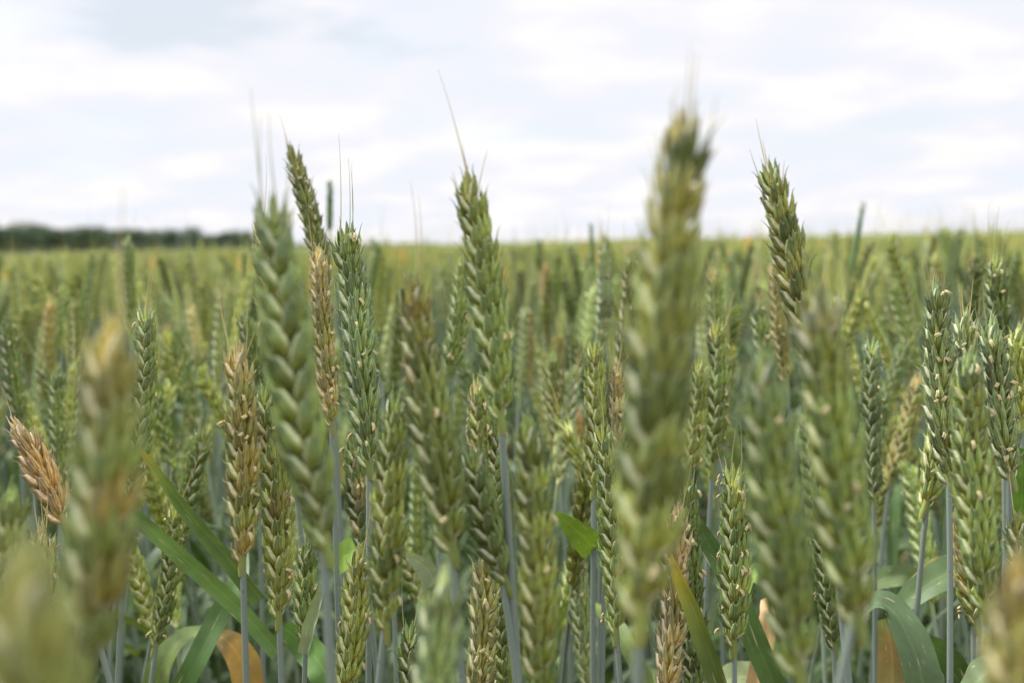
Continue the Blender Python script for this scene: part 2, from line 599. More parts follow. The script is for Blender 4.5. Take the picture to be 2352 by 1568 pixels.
def stalk(key, tip, base, Dd, label, k=1.0, phi=20, bow=0.0, c=G, ct=None, tf=0.3, cs=None, sx=None, awns=(), auto=2,
          anth=4, fine=True, stem=STEM, lean_d=0.0, group='wheat stalks picked out near the lens'):
    """one wheat stalk: root Empty on the soil > stem, ear (> spikelets, awns, anthers)"""
    r = random.Random(sum(ord(q) * (i + 3) for i, q in enumerate(key)))
    B0 = at(base[0], base[1], Dd)
    T0 = at(tip[0], tip[1], Dd + lean_d)
    OCC.append((Dd, tip, base, 6.2 * MM * k * FPX / Dd))
    f = ear_path(B0, T0, bow * Dd / FPX, 0)
    Lr = (T0 - B0).length - 9 * MM * k
    # stem to the ground
    d0 = (f(0.05) - f(0)).normalized()
    if sx is not None and base[1] < 1500:
        Pm = at(sx, H, Dd)
        dd = Pm - B0
        kz = -dd.z
        lat = Vector((dd.x, dd.y, 0)) / kz
    else:
        lat = Vector((-d0.x, -d0.y, 0)) / max(d0.z, .4) * 0.35
        lat.x = max(-.25, min(.25, lat.x))
    z = B0.z
    foot = B0 + lat * min(z, 0.30) + lat * max(0, z - 0.30) * 0.35
    foot.z = 0.0
    root = link('wheat_stalk', None, None, foot)
    root.empty_display_size = 0.05
    tag(root, label, 'wheat stalk', group)
    q1 = B0 - d0 * 0.06
    if sx is not None:
        q1 = B0 + (lat - Vector((0, 0, 1))) * 0.06 * 0.8 - d0 * 0.012
    q2 = B0 + lat * 0.30
    q2.z = z - 0.32
    pts = bez(B0 + d0 * 0.006, q1, q2, foot, 26)
    mb = MB()
    rs = 1.3 * MM * (0.75 + 0.25 * k)
    tube(mb, [p - foot for p in pts], [rs * (0.85 + 0.5 * i / 26) for i in range(27)], 10)
    link('stem', mb.mesh('stem', M_stem), root, (0, 0, 0), stem)
    # ear: rachis, with a collar at its foot
    mb = MB()
    n = 12
    rp_ = [f(i / n * 0.93) - B0 for i in range(n + 1)]
    tube(mb, rp_, [1.5 * MM * k] * 2 + [1.1 * MM * k] * (n - 1), 8)
    tube(mb, [rp_[0] - d0 * 3.5 * MM, rp_[0] - d0 * 1.5 * MM, rp_[0] + d0 * 1.5 * MM, rp_[0] + d0 * 3 * MM],
         [1.35 * MM * k, 1.6 * MM * k, 1.6 * MM * k, 1.2 * MM * k], 8)
    nsp = max(9, int(round(Lr / (3.95 * MM * k))))
    ct = ct or c
    items = []
    for i in range(nsp + 1):
        s = (i + 0.3) / (nsp + 0.3)
        tt = s * Lr / (Lr + 9 * MM * k)
        p = f(tt)
        tan = (f(min(tt + .02, 1)) - f(max(tt - .02, 0))).normalized()
        toC = (CAMP - p)
        toC = (toC - tan * toC.dot(tan)).normalized()
        sd = tan.cross(toC)
        sg = 1 if i % 2 else -1
        ph = math.radians(phi + 8 * math.sin(i * 0.7 + len(key)) + r.uniform(-6, 6))
        last = i == nsp
        out = (toC * math.cos(ph) + sd * math.sin(ph)) * sg
        if last:
            out = (toC * math.sin(-ph) + sd * math.cos(ph))
        x = out.cross(tan)
        m3 = Matrix((x, out, tan)).transposed()
        size = k * (0.70 + 0.34 * min(1, s * 5)) * (1.0 - 0.20 * max(0, (s - .55) / .45)) * r.uniform(.93, 1.07)
        tilt = math.radians((-7 if not last else 0) + r.uniform(-5, 4) + 5 * s)
        m3 = m3 @ Matrix.Rotation(r.uniform(-.09, .09), 3, 'Y') @ Matrix.Rotation(tilt, 3, 'X')
        off = out * (0.5 * MM * k if not last else -1.5 * MM * k)
        M4 = Matrix.Translation(p + off - B0) @ m3.to_4x4() @ Matrix.Scale(size, 4)
        w = max(0.0, (s - (1 - tf)) / tf) if tf > 0 else 0
        cc = lerp(c, ct, min(1, w * r.uniform(.7, 1.2)))
        if cs is not None and (r.random() < cs[1]):
            cc = lerp(cc, cs[0], r.uniform(.5, 1))
        items.append((r.randrange(5), M4, cc, p + off - B0, out, tan))
    if fine:
        ear = link('ear', mb.mesh('ear', M_stem), root, B0 - foot, tuple(v_ * .62 for v_ in lerp(c, Y, .5)))
        for vi, M4, cc, _, _, _ in items:
            link('spikelet', SPK_ME[vi], ear, None, cc, M4)
    else:
        for vi, M4, cc, _, _, _ in items:
            mb.add(SPK_ARR[vi], M4, tuple(a / b for a, b in zip(cc, c)))
        ear = link('ear', mb.mesh('ear', M_husk), root, B0 - foot, c)
    ac = lerp(AWN_G, AWN_S, 0.25 if ct == c or ct in (G, B, Dk) else .8)
    for (x0, y0, x1, y1) in awns:
        a0 = at(x0, y0, Dd + lean_d * .9) - B0
        a1 = at(x1, y1, Dd + lean_d) - B0
        bd = Vector((r.uniform(-1, 1), r.uniform(-1, 1), 0)) * 1.2 * MM
        link('awn', awn_mesh(a0, a1, bd, 0.27), ear, None, ac)
    for i in range(auto):
        it = items[max(0, nsp - i - (1 if awns else 0))]
        a0 = it[3] + it[5] * 9 * MM * k + it[4] * 3.5 * MM * k
        ln = r.uniform(9, 34) * MM
        a1 = a0 + (it[5] + it[4] * r.uniform(.02, .22)).normalized() * ln
        link('awn', awn_mesh(a0, a1, it[4] * ln * .06, 0.23), ear, None, ac)
    for i in range(int(anth * (1.6 if Dd > .35 else .8))):
        it = items[r.randrange(len(items) - 1)]
        a0 = it[3] + it[5] * r.uniform(6, 10.5) * MM * k + it[4] * 4.6 * MM * k + it[4].cross(it[5]) * r.uniform(-3.6, 3.6) * MM * k
        rz = Matrix.Rotation(r.uniform(0, 6.28), 4, it[5])
        q = it[4].to_track_quat('Y', 'Z').to_matrix().to_4x4()
        link('anther', ANTH[r.randrange(3)], ear, None, ANTHER,
             Matrix.Translation(a0) @ q @ Matrix.Rotation(r.uniform(-.9, .9), 4, 'Y') @ Matrix.Scale(r.uniform(.6, .95), 4))
    STALKS[key] = root
    return root


def ribbon(P, widths, twist, fold=0.18, tints=None, nseg=26, ref=None):
    """a leaf blade along the points P (Vectors); widths in mm and twist in degrees per point"""
    n = len(P)
    mb = MB()

    def cat(a, t):
        i = min(int(t * (n - 1)), n - 2)
        u = t * (n - 1) - i
        p0, p1, p2, p3 = a[max(i - 1, 0)], a[i], a[i + 1], a[min(i + 2, n - 1)]
        return 0.5 * ((p1 * 2) + (p2 - p0) * u + (p0 * 2 - p1 * 5 + p2 * 4 - p3) * u * u + (p1 * 3 - p0 - p2 * 3 + p3) * u ** 3)

    def lin(a, t):
        i = min(int(t * (len(a) - 1)), len(a) - 2)
        u = t * (len(a) - 1) - i
        if isinstance(a[0], tuple):
            return lerp(a[i], a[i + 1], u)
        return a[i] * (1 - u) + a[i + 1] * u

    V, U, Tn = [], [], []
    for i in range(nseg + 1):
        t = i / nseg
        p = cat(P, t)
        tg = (cat(P, min(t + .01, 1)) - cat(P, max(t - .01, 0))).normalized()
        view = ref if ref is not None else (CAMP - p)
        nrm, sd = frame_for(tg, view)
        a = math.radians(lin(twist, t))
        wd = sd * math.cos(a) + nrm * math.sin(a)
        nn = nrm * math.cos(a) - sd * math.sin(a)
        w = max(lin(widths, t), 0.25) * MM
        for j in range(7):
            q = j / 3 - 1
            V.append(p + wd * q * w / 2 + nn * abs(q) * w * fold + nn * 0.25 * MM * math.sin(i * 0.9 + j))
            U.append((j / 6, t))
            Tn.append(lin(tints, t) if tints else (1, 1, 1))
    mb.grid(V, nseg + 1, 7, U, Tn)
    return mb


def leaf(owner, pts, widths, c, twist=(0,), fold=0.16, tints=None, label=None):
    root = STALKS[owner]
    tw = list(twist) if len(twist) > 1 else [twist[0]] * len(pts)
    P = [at(*p) - root.location for p in pts]
    mb = ribbon(P, list(widths), tw, fold, tints, ref=(CAMP - at(*pts[len(pts) // 2])))
    o = link('leaf', mb.mesh('leaf', M_leaf), root, (0, 0, 0), c)
    if label:
        o['label'] = label
    return o


# ------------------------------------------------------------------ ground
def make_ground():
    mb = MB()
    xs = np.concatenate([-np.geomspace(3000, 1, 22), np.linspace(-.8, .8, 12), np.geomspace(1, 3000, 22)])
    ys = np.concatenate([-np.geomspace(200, 1, 10), np.linspace(-.8, 3, 24), np.geomspace(3.3, 5000, 26)])
    P, U = [], []
    for y in ys:
        for x in xs:
            d = math.hypot(x, y)
            z = 0.012 * mnoise.noise(Vector((x * 3, y * 3, 0))) if d < 20 else 0
            P.append((x, y, z - 0.01)); U.append((x, y))
    mb.grid(P, len(ys), len(xs), U)
    return mb.mesh('ground', M_soil)


gr = link('ground', make_ground())
tag(gr, 'dark brown soil under the wheat', 'ground', kind='structure')

# ------------------------------------------------------------------ stalks picked out near the lens
# -- large and out of focus, nearest the lens
stalk('tall', (1572, 268), (1470, 1440), .21, 'tallest of all the ears, broad blurred green ear reaching far above the horizon', 1.0, 40, 8, Y, (.40, .36, .12), .35, sx=1464, cs=(Dk, .25),
      awns=[(1565, 330, 1585, 95), (1590, 330, 1604, 120), (1615, 400, 1648, 215), (1545, 350, 1560, 190), (1530, 420, 1490, 330)], auto=0, anth=7)
stalk('herring', (622, 468), (752, 1270), .262, 'plump blurred ear in herringbone pattern with blue-edged husks and long faint awns', .98, 80, 12, G, B, .3, sx=762,
      awns=[(610, 540, 576, 205), (606, 560, 598, 270), (655, 580, 660, 330), (640, 500, 618, 260)], auto=0, anth=1)
stalk('goldtip', (258, 735), (196, 1560), .2, 'fat blurred ear with a golden tip crossing the slender bare stem', .97, 40, -10, (.245, .30, .09), (.42, .37, .125), .38, cs=(O, .05), auto=0, anth=3,
      awns=[(270, 790, 268, 560), (285, 800, 284, 420), (240, 800, 250, 600)])
stalk('blob', (62, 1275), (70, 2050), .118, 'hugely blurred yellow-green ear filling the bottom corner below the golden-tipped ear', .9, 30, 0, Y, (.36, .36, .14), .5, auto=0, anth=0)
stalk('pale', (1872, 655), (1975, 1450), .245, 'large blurred ear with a pale whitish tip overlapping the slanting yellow-green ear', .95, 30, 2, G, (.42, .42, .24), .3, cs=(Y, .3), sx=1940, auto=1, anth=5)
stalk('dull', (1752, 815), (1838, 1560), .24, 'broad blurred dull green ear standing close beside the pale whitish-tipped ear', .92, 36, 8, G, B, .4, cs=(Dk, .15), auto=0, anth=3)
stalk('brownish', (945, 645), (1042, 1275), .305, 'blurred dark ear with brownish husks between the crisp awned ear and yellow-topped ear', .97, 30, 3, (.21, .255, .075), (.27, .27, .085), .4, cs=(O, .15), sx=1062, auto=2, anth=5)
stalk('ytop', (1073, 408), (1152, 972), .335, 'slightly blurred ear with yellow-green top and long awn rising above the horizon', .88, 45, -8, G, Y, .45, sx=1192,
      awns=[(1082, 440, 1006, 160), (1072, 460, 1040, 395), (1095, 450, 1120, 345), (1085, 430, 1062, 330)], auto=0, anth=5)
stalk('low', (1214, 965), (1240, 1625), .30, 'blurred slim green ear rising low between the yellow-topped ear and the tallest ear', .84, 35, -8, Y, G, .3, cs=(Dk, .3), auto=0, anth=5)
stalk('whitelow', (1020, 1322), (985, 1760), .235, 'pale bluish blurred ear at the bottom edge whose tip forks into two husks', .85, 12, 0, B, P_, .4, auto=0, anth=2)
stalk('midblur', (914, 905), (888, 1452), .34, 'blurred green ear hanging its foot beside the stem of the crisp awned ear', .82, 55, 10, Y, G, .3, cs=(Dk, .25), sx=872, auto=1, anth=6)
stalk('darktilt', (1082, 1025), (1166, 1345), .335, 'blurred dark ear with white-rimmed husks leaning across below the yellow-topped ear', .84, 70, 10, Dk, B, .3, sx=1190, auto=0, anth=1)
stalk('rightblur', (2222, 815), (2262, 1405), .345, 'slightly blurred long green ear with a pale blue stem crossing the stout bare stems', .93, 40, 4, G, B, .3, sx=2282, cs=(Y, .3), auto=1, anth=9)
stalk('goldcorner', (2338, 1290), (2348, 1900), .17, 'very blurred golden ear cut off in the bottom corner under the green-grained ears', .85, 30, 0, (.36, .33, .10), (.46, .36, .13), .3, auto=0, anth=2)
stalk('leftedge', (24, 1120), (8, 1520), .29, 'blurred green ear cut by the frame edge under the pinkish-tan ear', .8, 30, 0, Y, G, .3, auto=0, anth=2)
stalk('goldbrown', (543, 795), (556, 1300), .385, 'golden-brown ear with straw-coloured spread tips and twisted dry husks', .9, 35, -8, (.255, .275, .085), S, .24, cs=(O, .3), sx=566, auto=3, anth=9,
      awns=[(548, 830, 538, 660), (535, 830, 512, 740), (560, 830, 585, 760)])
# -- in focus
stalk('crisp', (790, 522), (850, 1082), .43, 'crisp blue-green ear with three long hair-thin awns standing straight above it', 1.0, 34, -3, B, G, .2, sx=843,
      awns=[(781, 600, 778, 308), (801, 590, 800, 362), (815, 640, 808, 376), (770, 665, 748, 545)], auto=1, anth=14)
stalk('slant', (664, 338), (752, 668), .56, 'tall slanting dark ear whose top half stands clear against the sky', .84, 18, -6, (.19, .225, .07), (.25, .25, .075), .3, sx=800, 
      awns=[(668, 362, 640, 262), (664, 370, 652, 305), (690, 400, 688, 365)], auto=0, anth=5)
stalk('halfdry', (731, 575), (764, 985), .48, 'slender half-dried ear, straw-coloured at its tip and along one side', .78, 40, 4, (.30, .29, .09), S, .35, cs=(S, .42), sx=778,
      awns=[(728, 610, 720, 535), (742, 610, 752, 520), (730, 600, 716, 545)], auto=1, anth=14)
stalk('behindcrisp', (826, 600), (880, 862), .58, 'dark green ear curving out behind the crisp three-awned ear', .88, 60, 18, Dk, Dk, .3, sx=905, auto=0, anth=5)
stalk('strawdots', (1062, 592), (1022, 885), .6, 'green ear dotted with straw anthers leaning out behind the yellow-topped ear', .86, 30, -10, G, Y, .3, sx=1000, auto=1, anth=14)
stalk('yslant', (1764, 378), (1868, 850), .375, 'slanting yellow-green ear with dark grooves and wiry awns, tip against the sky', .86, 48, -4, (.27, .28, .08), Y, .4, cs=(Dk, .22), sx=1960,
      awns=[(1768, 420, 1736, 272), (1756, 440, 1722, 342), (1772, 410, 1752, 320), (1795, 440, 1802, 365)], auto=0, anth=3)
stalk('pinktan', (30, 968), (150, 1205), .44, 'pinkish-tan dead ear drooping sideways at the frame edge', 1.0, 25, -8, T, (.50, .36, .18), .4, cs=(S, .25), sx=260, awns=[(40, 1000, -2, 872), (120, 1130, 104, 1050), (110, 1150, 88, 1240)], auto=0, anth=3)
stalk('smalltilt', (403, 1162), (354, 1490), .5, 'small sharp green ear leaning between the two crossed leaf blades', .74, 62, -10, G, Y, .3, sx=345, auto=2, anth=9, awns=[(398, 1190, 470, 1010)])
stalk('leftgreen', (132, 850), (146, 1128), .62, 'dark green beaded ear between the pinkish-tan ear and the golden-tipped ear', .84, 40, 6, G, B, .3, cs=(Dk, .4), sx=150, auto=1, anth=7)
stalk('leftdark', (18, 735), (48, 985), .68, 'dark green ear standing upright near the frame edge over the pinkish-tan ear', .92, 30, 4, Dk, Dk, .3, sx=62, auto=1, anth=8)
stalk('awnedleft', (333, 706), (292, 1150), .46, 'thin ear peeping out behind the golden-tipped ear with several wiry awns', .78, 70, -16, G, P_, .35, sx=268,
      awns=[(332, 740, 348, 600), (330, 745, 364, 566), (338, 760, 352, 655), (318, 740, 316, 660), (340, 770, 360, 700)], auto=0, anth=6)
stalk('behindgold', (606, 890), (640, 1425), .40, 'long blurred green ear with straw flecks squeezed beside the herringbone ear', .86, 50, -12, Y, G, .3, cs=(O, .15), sx=646, auto=1, anth=13)
stalk('goldpeep', (562, 716), (592, 900), .6, 'small dark ear tip peeping out just over the golden-brown ear', .84, 30, 0, Dk, G, .3, sx=600, auto=2, anth=2)
stalk('lowcentre', (706, 1245), (704, 1478), .46, 'short dark ear hanging at the foot of the herringbone ear above twin stems', .8, 40, 4, G, Dk, .3, sx=700, auto=0, anth=6)
stalk('palelow', (826, 1262), (786, 1630), .41, 'pale yellow-green ear at the bottom with a bright tip beside the crisp ear\'s stem', .84, 35, -6, Y, (.36, .38, .13), .4, auto=1, anth=7)
stalk('midlow', (812, 1010), (836, 1262), .49, 'ear with straw-coloured anthers half hidden behind the stem of the crisp ear', .82, 55, 4, Dk, G, .3, cs=(S, .2), auto=0, anth=10)
stalk('bright', (1114, 1262), (1092, 1640), .41, 'bright yellow-green ear with spread husks at the bottom under the white-rimmed dark ear', .86, 20, -6, (.36, .36, .13), (.40, .38, .14), .3, auto=1, anth=10)
stalk('brightside', (1146, 1318), (1166, 1600), .43, 'narrow pale ear pressed against the bright yellow-green bottom ear', .76, 70, 4, G, P_, .3, auto=0, anth=4)
stalk('behindlow', (1098, 880), (1116, 1118), .5, 'ear with cream anthers showing through the gap under the yellow-topped ear', .84, 50, 4, Y, G, .3, cs=(S, .15), auto=0, anth=10)
stalk('sidegap', (1142, 968), (1140, 1180), .5, 'narrow green ear edge showing beside the stem of the yellow-topped ear', .76, 80, 0, G, G, .3, auto=0, anth=5)
stalk('slimgreen', (1366, 788), (1362, 1130), .5, 'slim yellow-green ear whose foot is hidden by the sharp beaded ear', .84, 60, -6, Y, Y, .3, sx=1362, auto=1, anth=3)
stalk('strawtop', (1420, 838), (1392, 1140), .5, 'ear with a bare straw-coloured top and one long straw awn beside the tallest ear', .82, 30, -8, (.30, .31, .10), S, .6, cs=(S, .2), sx=1384, auto=0, anth=10,
      awns=[(1418, 860, 1444, 705), (1404, 870, 1408, 770), (1398, 880, 1400, 790)])
stalk('beaded', (1383, 980), (1414, 1462), .43, 'sharp beaded green ear with neat husks between two stems, close to the tallest ear', .84, 58, -10, G, B, .25, sx=1424, cs=(Y, .15), auto=3, anth=10)
stalk('bluefar', (1388, 556), (1380, 800), .74, 'bluish-green ear reaching the horizon with two faint awns', .86, 20, -4, (.25, .31, .15), P_, .3, sx=1372, auto=1, anth=5,
      awns=[(1390, 590, 1398, 470), (1384, 590, 1384, 500)])
stalk('dottedfar', (1446, 592), (1424, 872), .66, 'dark ear dotted with straw anthers beside the bluish-green horizon ear', .84, 30, -6, (.20, .225, .07), Y, .3, cs=(S, .18), sx=1415, auto=2, anth=16,
      awns=[(1444, 620, 1440, 545)])
stalk('ydtop', (1640, 616), (1652, 800), .72, 'ear with a yellow tip standing directly behind another between the tallest and slanting ears', .86, 45, 4, G, (.42, .38, .12), .25, sx=1660, auto=3, anth=4)
stalk('behindtall', (1648, 745), (1634, 1082), .56, 'dark beaded ear with long pale awns on a blue stem, behind the tallest ear', .94, 62, -6, G, Y, .25, cs=(Dk, .3), sx=1612, anth=9, auto=1,
      awns=[(1646, 780, 1636, 640), (1655, 790, 1690, 660), (1640, 790, 1622, 690), (1638, 790, 1612, 730)])
stalk('yellside', (1604, 826), (1580, 1090), .54, 'yellow-green ear half hidden by the tallest ear\'s edge', .84, 55, -6, Y, Y, .3, auto=1, anth=4, sx=1575)
stalk('rightlow', (1682, 1076), (1684, 1492), .43, 'sharp ear studded with cream anthers between the dark blade and the broad dull ear', .92, 52, -4, G, B, .2, cs=(Y, .2), sx=1686, auto=2, anth=24,
      awns=[(1676, 1110, 1692, 970), (1690, 1110, 1706, 1040)])
stalk('tufty', (1578, 1100), (1604, 1640), .45, 'dark sharp ear with fine awns rising beside the tallest ear near the bottom', .86, 45, 6, Dk, G, .3, cs=(B, .2), auto=2, anth=12,
      awns=[(1575, 1130, 1572, 1010), (1590, 1150, 1596, 1080)])
stalk('drystraw', (1556, 1170), (1522, 1640), .42, 'whitish straw ear with papery open husks partly behind the tallest ear', .9, 22, -8, (.44, .39, .19), (.54, .40, .24), .4, cs=(S, .4), auto=1, anth=8, awns=[(1556, 1210, 1592, 1030)])
stalk('beadfar', (1270, 812), (1288, 1030), .68, 'distant dark ear with anthers on a thin blue stem beside the slim blurred ear', .9, 45, 6, (.22, .24, .08), G, .3, sx=1312, auto=1, anth=9)
stalk('orangefar', (1326, 935), (1338, 1120), .85, 'small blurred orange-brown ear behind the slim yellow-green ear', .9, 30, 0, O, (.42, .27, .1), .4, fine=False, auto=0, anth=0)
stalk('pinkfar', (1252, 606), (1256, 745), 1.35, 'tiny blurred pink-tan dead ear out in the green field below the horizon', 1.0, 20, 0, T, T, .3, fine=False, auto=0, anth=0)
stalk('pinkright', (2238, 586), (2226, 780), 1.0, 'blurred pinkish-tan ear taller than the sharp ears around it', .92, 20, 0, (.46, .34, .17), T, .5, fine=False, auto=0, anth=0)
stalk('awnright', (2152, 650), (2184, 1118), .43, 'crisp ear with a fan of fine awns on a stout bare stem', .98, 16, 10, (.24, .295, .12), B, .2, cs=(P_, .2), sx=2180,
      awns=[(2140, 690, 2104, 562), (2146, 690, 2126, 590), (2158, 690, 2142, 592), (2172, 720, 2150, 610), (2168, 700, 2172, 625), (2140, 700, 2120, 620)], auto=0, anth=18)
stalk('palefork', (2216, 712), (2240, 1010), .46, 'sharp pale-tipped ear with open husks squeezed between two crisp ears', .92, 15, 4, (.27, .31, .13), P_, .4, auto=2, anth=9, sx=2250,
      awns=[(2210, 740, 2200, 640), (2225, 740, 2236, 630)])
stalk('farright', (2278, 735), (2326, 1108), .43, 'crisp blue-green ear hung with cream anthers, its neighbour\'s dark ear behind', .96, 18, 8, (.22, .28, .12), B, .2, cs=(P_, .15), sx=2300, auto=0, anth=18,
      awns=[(2270, 770, 2256, 640), (2282, 780, 2280, 700), (2262, 790, 2240, 690)])
stalk('darkright', (2289, 592), (2304, 880), .55, 'dark ear with two long upright awns behind the anther-hung crisp ear', .92, 40, 4, Dk, G, .3, sx=2312, auto=1, anth=7,
      awns=[(2283, 625, 2295, 474), (2296, 625, 2320, 500), (2300, 650, 2318, 560)])
stalk('edgeyellow', (2338, 752), (2346, 980), .5, 'yellow-green ear cut by the frame edge beside the anther-hung crisp ear', .88, 20, 4, Y, Y, .3, auto=1, anth=4)
stalk('edgegreen', (2346, 1185), (2350, 1420), .42, 'green-grained ear cut by the frame edge over the very blurred golden corner ear', .9, 30, 0, (.24, .30, .11), Y, .3, auto=2, anth=7)
stalk('hooked', (2158, 905), (2122, 1172), .46, 'sharp yellowish-green ear leaning on a slim blue-grey stem under the fan-awned ear', .94, 26, -12, Y, Y, .3, cs=(G, .3), sx=2094, auto=1, anth=9)
stalk('yellowlean', (2112, 862), (2038, 1110), .68, 'blurred golden-yellow ear leaning strongly between dark ear and crisp ears', .95, 62, -6, (.37, .33, .10), S, .25, cs=(Y, .3), sx=2000, auto=2, anth=3)
stalk('darkside', (2004, 782), (2008, 1150), .55, 'dark bluish ear seen edge on, upright beside the leaning golden-yellow ear', .86, 72, 6, (.17, .22, .09), B, .3, sx=2010, auto=0, anth=7)
stalk('gapear', (1886, 1120), (1918, 1492), .47, 'narrow dark ear in the gap between the two broad blurred ears', .76, 60, 6, Dk, G, .3, sx=1920, auto=0, anth=9)
stalk('awnedmid', (1744, 694), (1768, 900), .64, 'ear with upright spidery awns beside the slanting yellow-green ear', .9, 20, 4, G, P_, .3, auto=2, anth=9,
      awns=[(1742, 720, 1734, 640), (1752, 720, 1762, 650), (1746, 720, 1728, 620)])
stalk('strawbehind', (1782, 592), (1806, 880), .66, 'thin straw-dotted ear half hidden behind the slanting yellow-green ear', .8, 45, 6, (.33, .31, .11), S, .3, cs=(S, .3), auto=0, anth=10)
stalk('ypale', (386, 752), (384, 965), .86, 'blurred ear with a yellow tip in the open space beside the golden-brown ear', .98, 30, 0, Y, (.46, .38, .12), .4, fine=False, auto=1, anth=0)
stalk('leftpale', (114, 690), (92, 930), .92, 'blurred yellowish ear with a dotted tip, standing over the dark green beaded ear', 1.0, 30, -6, (.34, .32, .11), (.46, .36, .14), .4, fine=False, auto=1, anth=0)
stalk('leftpair', (172, 690), (190, 910), .9, 'blurred olive ear, partner of the yellowish ear with the dotted tip', .9, 50, 6, Y, Y, .3, fine=False, auto=1, anth=0)
stalk('horizonear', (294, 542), (302, 745), .95, 'green ear reaching up to the treeline above the wiry-awned thin ear', .9, 30, 4, G, P_, .25, fine=False, auto=1, anth=0)
stalk('smallpale', (1330, 1276), (1352, 1580), .56, 'small pale mint-green ear low behind twin stems of the sharp beaded ear', .86, 45, 6, P_, P_, .3, auto=0, anth=4)
stalk('tipleft', (96, 1212), (112, 1400), .42, 'pale ear tip with open husks below the drooping pinkish-tan ear', .86, 15, 0, Y, (.45, .40, .17), .4, auto=3, anth=1)
stalk('smallyellow', (2148, 582), (2156, 760), .92, 'small dark yellowish ear rising over the fan-awned crisp ear', .85, 40, 0, (.28, .26, .08), Y, .3, fine=False, auto=1, anth=0)
stalk('bottomgap', (945, 1440), (940, 1700), .42, 'dark feathery ear tip at the bottom edge beside the pale forked ear', .8, 60, 0, Dk, B, .3, auto=2, anth=3)
stalk('edgelow', (2216, 1130), (2240, 1440), .44, 'anther-covered narrow ear hidden behind the slightly blurred long green ear', .8, 75, 6, Y, P_, .3, cs=(S, .25), auto=0, anth=22, sx=2238)
stalk('backblur', (602, 500), (640, 800), .5, 'yellowish ear edge showing behind the top of the herringbone ear', .85, 60, 6, (.34, .32, .12), Y, .3, auto=1, anth=4)

# leafy or bare stems seen between the ears; every one carries its ear out of the frame's crowd or behind another
# -- leaf blades
GL = (.075, .125, .040)
BL = (.090, .138, .066)
YL = (.24, .30, .07)
leaf('goldbrown', [(600, 1375, .43), (520, 1275, .425), (440, 1185, .42), (372, 1095, .415), (320, 1028, .41)], [6.5, 6.8, 5.6, 3.6, 1.4], GL, (28, 25, 18, 12, 8), .42,
     [(1, 1, 1)] * 3 + [(1.5, 1.3, 1), (3.4, 1.7, 1)], 'narrow folded blade with an orange tip')
leaf('behindgold', [(640, 1500, .47), (560, 1408, .47), (470, 1325, .465), (380, 1245, .46), (288, 1162, .455)], [7, 7.5, 7.6, 7, 6], (.085, .145, .045), (15, 18, 20, 20, 25), .12)
leaf('smalltilt', [(400, 1610, .48), (450, 1520, .48), (500, 1420, .49), (548, 1330, .50), (560, 1260, .52)], [9, 10, 10, 9, 4], (.06, .115, .03), (20,), .1)
leaf('smalltilt', [(350, 1640, .56), (368, 1545, .55), (410, 1475, .55), (470, 1452, .56), (520, 1470, .58)], [15, 16, 14, 11, 5], (.135, .19, .06), (30, 35, 55, 60, 60), .12)
leaf('goldbrown', [(492, 1452, .52), (530, 1480, .52), (560, 1530, .53), (575, 1610, .54)], [4, 13, 16, 14], (.27, .18, .075), (15,), .1, [(.45, .8, .6), (1.1, 1.05, 1), (1, 1, 1), (.8, .75, .7)], 'dry orange blade')
leaf('tall', [(1364, 1262, .50), (1340, 1232, .49), (1310, 1205, .485), (1278, 1175, .48)], [12, 13, 9, 1.2], (.14, .23, .035), (15,), .12, None, 'bright green blade tip')
leaf('rightlow', [(1668, 1600, .41), (1632, 1500, .41), (1592, 1395, .41), (1560, 1325, .41), (1538, 1270, .41)], [8, 8, 6.5, 4.6, 1.4], (.085, .125, .035), (30, 26, 20, 16, 12), .38,
     [(1, 1, 1), (1.1, 1.05, 1), (1.7, 1.4, 1), (3.4, 2.1, 1.1), (5.5, 2.5, 1.8)], 'narrow blade turning yellow and orange at its tip')
leaf('rightlow', [(1800, 1620, .47), (1740, 1480, .47), (1680, 1335, .475), (1620, 1235, .48), (1585, 1165, .48)], [10, 10.5, 10, 8, 3], (.085, .15, .045), (12,), .14)
leaf('rightlow', [(1692, 1400, .53), (1712, 1345, .525), (1742, 1322, .52), (1770, 1370, .52), (1760, 1450, .52)], [8, 11, 13, 10, 3], (.17, .27, .06), (30, 35, 45, 30, 15), .15)
leaf('gapear', [(1985, 1412, .45), (2010, 1385, .45), (2048, 1400, .45), (2090, 1470, .445), (2118, 1560, .44), (2130, 1660, .44)], [6, 12, 15, 16, 16, 14], BL, (62, 58, 45, 32, 24, 20), .1, None, 'broad arching blade with straw scars')
leaf('hooked', [(1990, 1348, .56), (2040, 1326, .56), (2090, 1324, .56), (2150, 1345, .57), (2190, 1370, .58)], [8, 11, 11, 8, 3], (.13, .185, .075), (20, 15, 12, 10, 10), .12)
leaf('awnright', [(2045, 1420, .50), (2100, 1365, .50), (2160, 1325, .50), (2215, 1300, .505), (2260, 1296, .51)], [5, 12, 15, 15, 12], (.085, .13, .055), (22,), .12)
leaf('awnright', [(2100, 1330, .55), (2150, 1300, .55), (2200, 1290, .55)], [3, 8, 8], (.36, .30, .09), (20,), .12, None, 'yellowing blade')
leaf('gapear', [(2032, 1420, .47), (2046, 1480, .47), (2050, 1560, .47), (2048, 1650, .47)], [7, 12, 14, 14], (.22, .20, .085), (15,), .1, [(.9, 1.2, .8), (1.3, 1, 1), (1.1, 1, 1), (1, 1, 1)], 'streaky half-dead blade')
leaf('hooked', [(2240, 1640, .52), (2210, 1555, .52), (2170, 1500, .52), (2120, 1478, .52), (2080, 1490, .53)], [12, 14, 14, 12, 4], (.075, .135, .045), (30,), .12)
